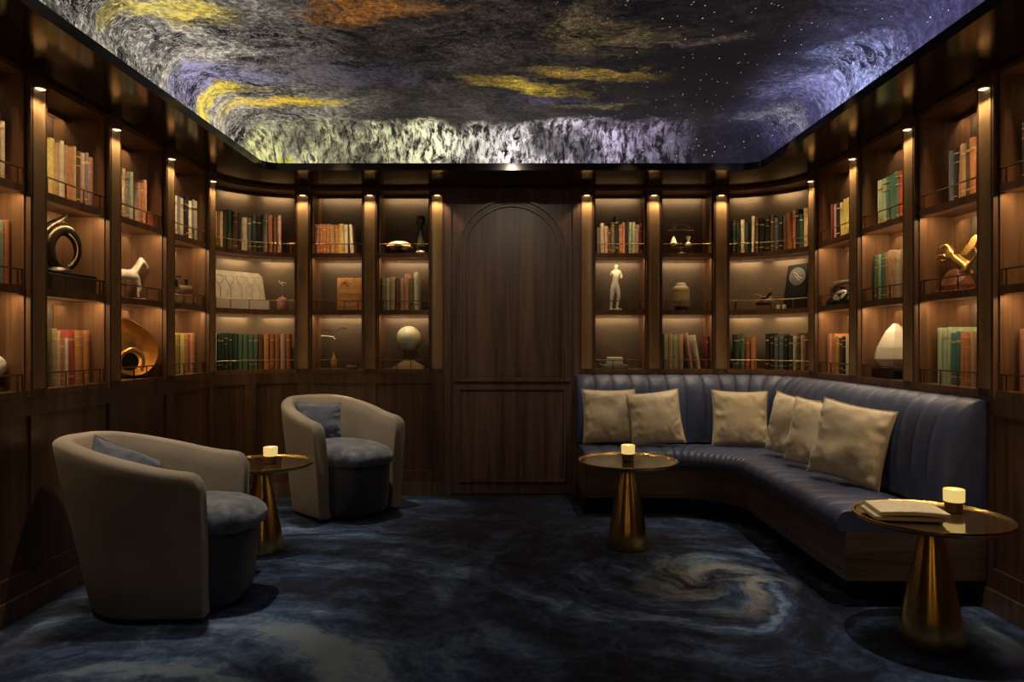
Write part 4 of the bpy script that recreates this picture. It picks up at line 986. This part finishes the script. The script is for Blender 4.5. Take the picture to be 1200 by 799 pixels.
# ------------------------------------------------------------------ tub armchairs
def tub_chair(label, loc, rot):
    t = thing('tub_armchair', label, 'armchair', loc, rot, 'cream and navy tub armchairs')
    XF, XC, TH = .30, .02, .085
    def plan(u, h, inset):
        """u in 0..1 from one arm end round the back to the other"""
        w_ = .30 + .045 * h - inset; b_ = .30 + .18 * h - inset; st = XF - XC; ar = PI / 2 * (w_ + b_); tot = 2 * st + ar; s = u * tot
        if s < st: return XF - s, w_
        if s < st + ar:
            a = (s - st) / ar * PI; return XC - b_ * math.sin(a), w_ * math.cos(a)
        return XC + (s - st - ar), -w_
    n = 72; rows = []
    for i in range(n + 1):
        u = i / n; u = .5 - .5 * math.cos(PI * u) if False else u
        e = min(u, 1 - u)                             # distance from the arm front
        zt = .645 + .125 * (0.5 - .5 * math.cos(PI * min(1, e / .42)))
        dx = e * 1.5
        if dx < .06: zt -= .055 * (1 - math.sqrt(max(0, 1 - (1 - dx / .06) ** 2)))
        row = []
        for h in (0, .03, .25, .5, .75, .91): 
            z = .022 + h * (zt - .022); x, y_ = plan(u, h, 0 if h else .008); row.append((x, y_, z))
        for k in range(1, 8):
            a = PI * k / 8; x, y_ = plan(u, .97, TH / 2 - TH / 2 * math.cos(a)); row.append((x, y_, zt - .035 + .035 * math.sin(a)))
        for h in (.85, .65, .5): 
            z = .022 + h * (zt - .022); x, y_ = plan(u, h, TH + .004 * (1 - h)); row.append((x, y_, z))
        x, y_ = plan(u, .45, TH); row.append((x, y_, .10))
        x, y_ = plan(u, .0, TH); row.append((x, y_, .022))
        rows.append(row)
    o = MB().grid(rows, closed_v=True, cap0=True, cap1=True).build('shell', cream_f, t, 55)
    bevel(o, .012, 3); o.modifiers['bevel'].angle_limit = R(60)
    def seatplan(k, front, m=48):
        pts = []
        for i in range(m):
            a = 2 * PI * i / m; c_, s_ = math.cos(a), math.sin(a)
            ex = .55 if c_ > 0 else 1.0
            x = (abs(c_) ** ex) * (1 if c_ > 0 else -1); y_ = (abs(s_) ** .62) * (1 if s_ > 0 else -1)
            x = .05 + x * (front - .05) if x > 0 else .05 + x * .235
            pts.append((x * k if x > 0 else x * k, y_ * .210 * k))
        return pts
    rows = [[(x, y_, z) for x, y_ in seatplan(k, f)] for z, k, f in ((.026, .97, .375), (.06, 1, .40), (.22, 1, .42), (.335, 1, .43), (.345, .985, .425))]
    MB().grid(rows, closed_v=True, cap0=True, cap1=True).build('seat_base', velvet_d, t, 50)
    rows = []
    for z, k, f in ((.346, .98, .43), (.358, 1.01, .452), (.39, 1.015, .462), (.42, 1.0, .458), (.446, .96, .445), (.464, .88, .42), (.476, .72, .39), (.483, .50, .38), (.486, .22, .38)):
        rows.append([(x, y_, z + .006 * noise.noise(Vector((x * 9, y_ * 9, loc[0])))) for x, y_ in seatplan(k, f)])
    MB().grid(rows, closed_v=True, cap0=True, cap1=True).build('seat_cushion', velvet, t, 60)
    MB().grid([[(x, y_, z) for x, y_ in seatplan(.93, .36)] for z in (0, .0255)], closed_v=True, cap0=True, cap1=True).build('plinth', blackm, t)
    return t
CA = (-1.62, 3.35, 0); CB = (-1.25, 5.20, 0); RA, RB = R(3), R(-46)
tub_chair('cream tub armchair nearest the camera, back against the left wall', CA, RA)
tub_chair('cream tub armchair in the far left corner beside the door', CB, RB).scale = (1.07, 1.07, 1.03)
def local(c, r_, x, y_): return (c[0] + x * math.cos(r_) - y_ * math.sin(r_), c[1] + x * math.sin(r_) + y_ * math.cos(r_))
x, y_ = local(CA, RA, -.20, .04)
pillow('throw_pillow', 'blue pillow standing on its corner in the near armchair', 'pillow', .36, .34, .11, (x, y_, .545), RA + R(62), R(18), R(28), bluep, 8, 'small blue pillows in the armchairs')
x, y_ = local(CB, RB, -.16, -.06)
pillow('throw_pillow', 'blue pillow in the far armchair beside the door', 'pillow', .34, .28, .11, (x, y_, .615), RB + R(78), R(18), R(4), bluep, 9, 'small blue pillows in the armchairs')

# ------------------------------------------------------------------ brass tables with candles
def table(label, x, y_):
    t = thing('side_table', label, 'table', (x, y_, 0), 0, 'round brass cone tables')
    MB().lathe([(.118, 0), (.123, .004), (.124, .012), (.105, .12), (.078, .27), (.055, .38), (.044, .432), (.044, .444)], 64).build('cone_base', brass, t)
    MB().lathe([(.060, .4445), (.10, .450), (.20, .467), (.262, .482), (.282, .493), (.288, .503), (.286, .508), (.279, .508), (.274, .500)], 80).build('dish_top', brass, t, 60)
    MB().lathe([(.0, .497), (.2735, .497), (.2735, .500), (.0, .5005)], 80).build('inset_top', darktop, t)
    return t
T1, T2, T3 = (-1.43, 4.15), (.675, 4.23), (1.67, 2.89)
table('brass cone side table between the two armchairs', *T1)
table('brass cone side table before the left end of the bench', *T2)
table('brass cone side table nearest the camera with a book on it', *T3)
glow = plain('candlelit_glass', (.28, .18, .06), .4, emit=(1.0, .70, .22), es=.74, nz=.05)
amber = plain('amber_cup', (.30, .17, .05), .25, .5)
def candle(px, tb, label):
    Y = tb[1] + .0; x = (px - 600) / F * Y
    t = thing('candle', label, 'candle', (x, Y, .5012), 0, 'lit candle glasses on the brass tables')
    MB().lathe([(.030, 0), (.034, .003), (.036, .040), (.036, .042)], 28).build('cup', amber, t)
    MB().lathe([(.0345, .0425), (.039, .044), (.040, .092), (.037, .094), (.034, .090), (.033, .046)], 28).build('glowing_glass', glow, t)
    MB().lathe([(.0, .0425), (.0325, .0425), (.0325, .070), (.0, .070)], 24).build('wax', plain('wax', (.85, .72, .45), .5, emit=(1, .7, .3), es=1.2), t)
    MB().lathe([(.0, .0705), (.004, .075), (.005, .080), (.002, .090), (.0, .095)], 10).build('flame', plain('flame', (1, .8, .4), .5, emit=(1, .8, .4), es=14), t)
    light('candle_lamp', 'POINT', (x, Y, .62), (0, 0, 0), .18, (1, .62, .25), shadow_soft_size=.03)
candle(317, T1, 'lit candle glass on the table between the armchairs')
candle(736, T2, 'lit candle glass on the table before the bench')
candle(1118, (0, 2.97), 'lit candle glass on the nearest table beside a book')
t = thing('open_book', 'thick cream softcover book lying on the nearest brass table', 'book', (1.555, 2.875, .5085), (0, 0, R(-10)))
cv = plain('cream_cover', (.78, .68, .48), .45); 
for i, (z0, z1, dx) in enumerate(((0, .016, -.012), (.0165, .034, .006))):
    rows = []
    for k in range(9):
        u = k / 8; x = -.125 + .25 * u + dx; zz = .006 * math.sin(PI * u)
        rows.append([(x, -.10, z0 + (zz if i else 0)), (x, .10, z0 + (zz if i else 0)), (x, .10, z1 + zz), (x, -.10, z1 + zz)])
    if i == 0:
        bevel(MB().grid([[(q[0], q[1], min(q[2], z1)) for q in r_] for r_ in rows], closed_v=True, cap0=True, cap1=True).build('lower_pages', page, t), .004)
    else:
        bevel(MB().grid(rows, closed_v=True, cap0=True, cap1=True).build('upper_cover', cv, t), .004)

# two unseen lamps added behind the viewer to give the brass cones highlights
tubem = plain('lamp_tube', (.9, .8, .6), .5, emit=(1.0, .66, .32), es=9)
for x, lb in ((.55, 'added unseen vertical brass lamp behind the viewer, right of the pair'), (-1.3, 'added unseen vertical brass lamp behind the viewer, left of the pair')):
    t = thing('highlight_lamp', lb, 'lamp', (x, YF, 0), PI, 'added highlight lamps behind the viewer')
    MB().box(-.05, .05, -.02, 0, .55, 1.75).build('back_plate', brass, t)
    MB().lathe([(.0, .6), (.013, .6), (.013, 1.7), (.0, 1.7)], 20, c=(0, -.06, 0)).build('light_tube', tubem, t)
    for z in (.58, 1.70): MB().box(-.03, .03, -.09, -.0201, z, z + .0199).build('bracket', brass, t)
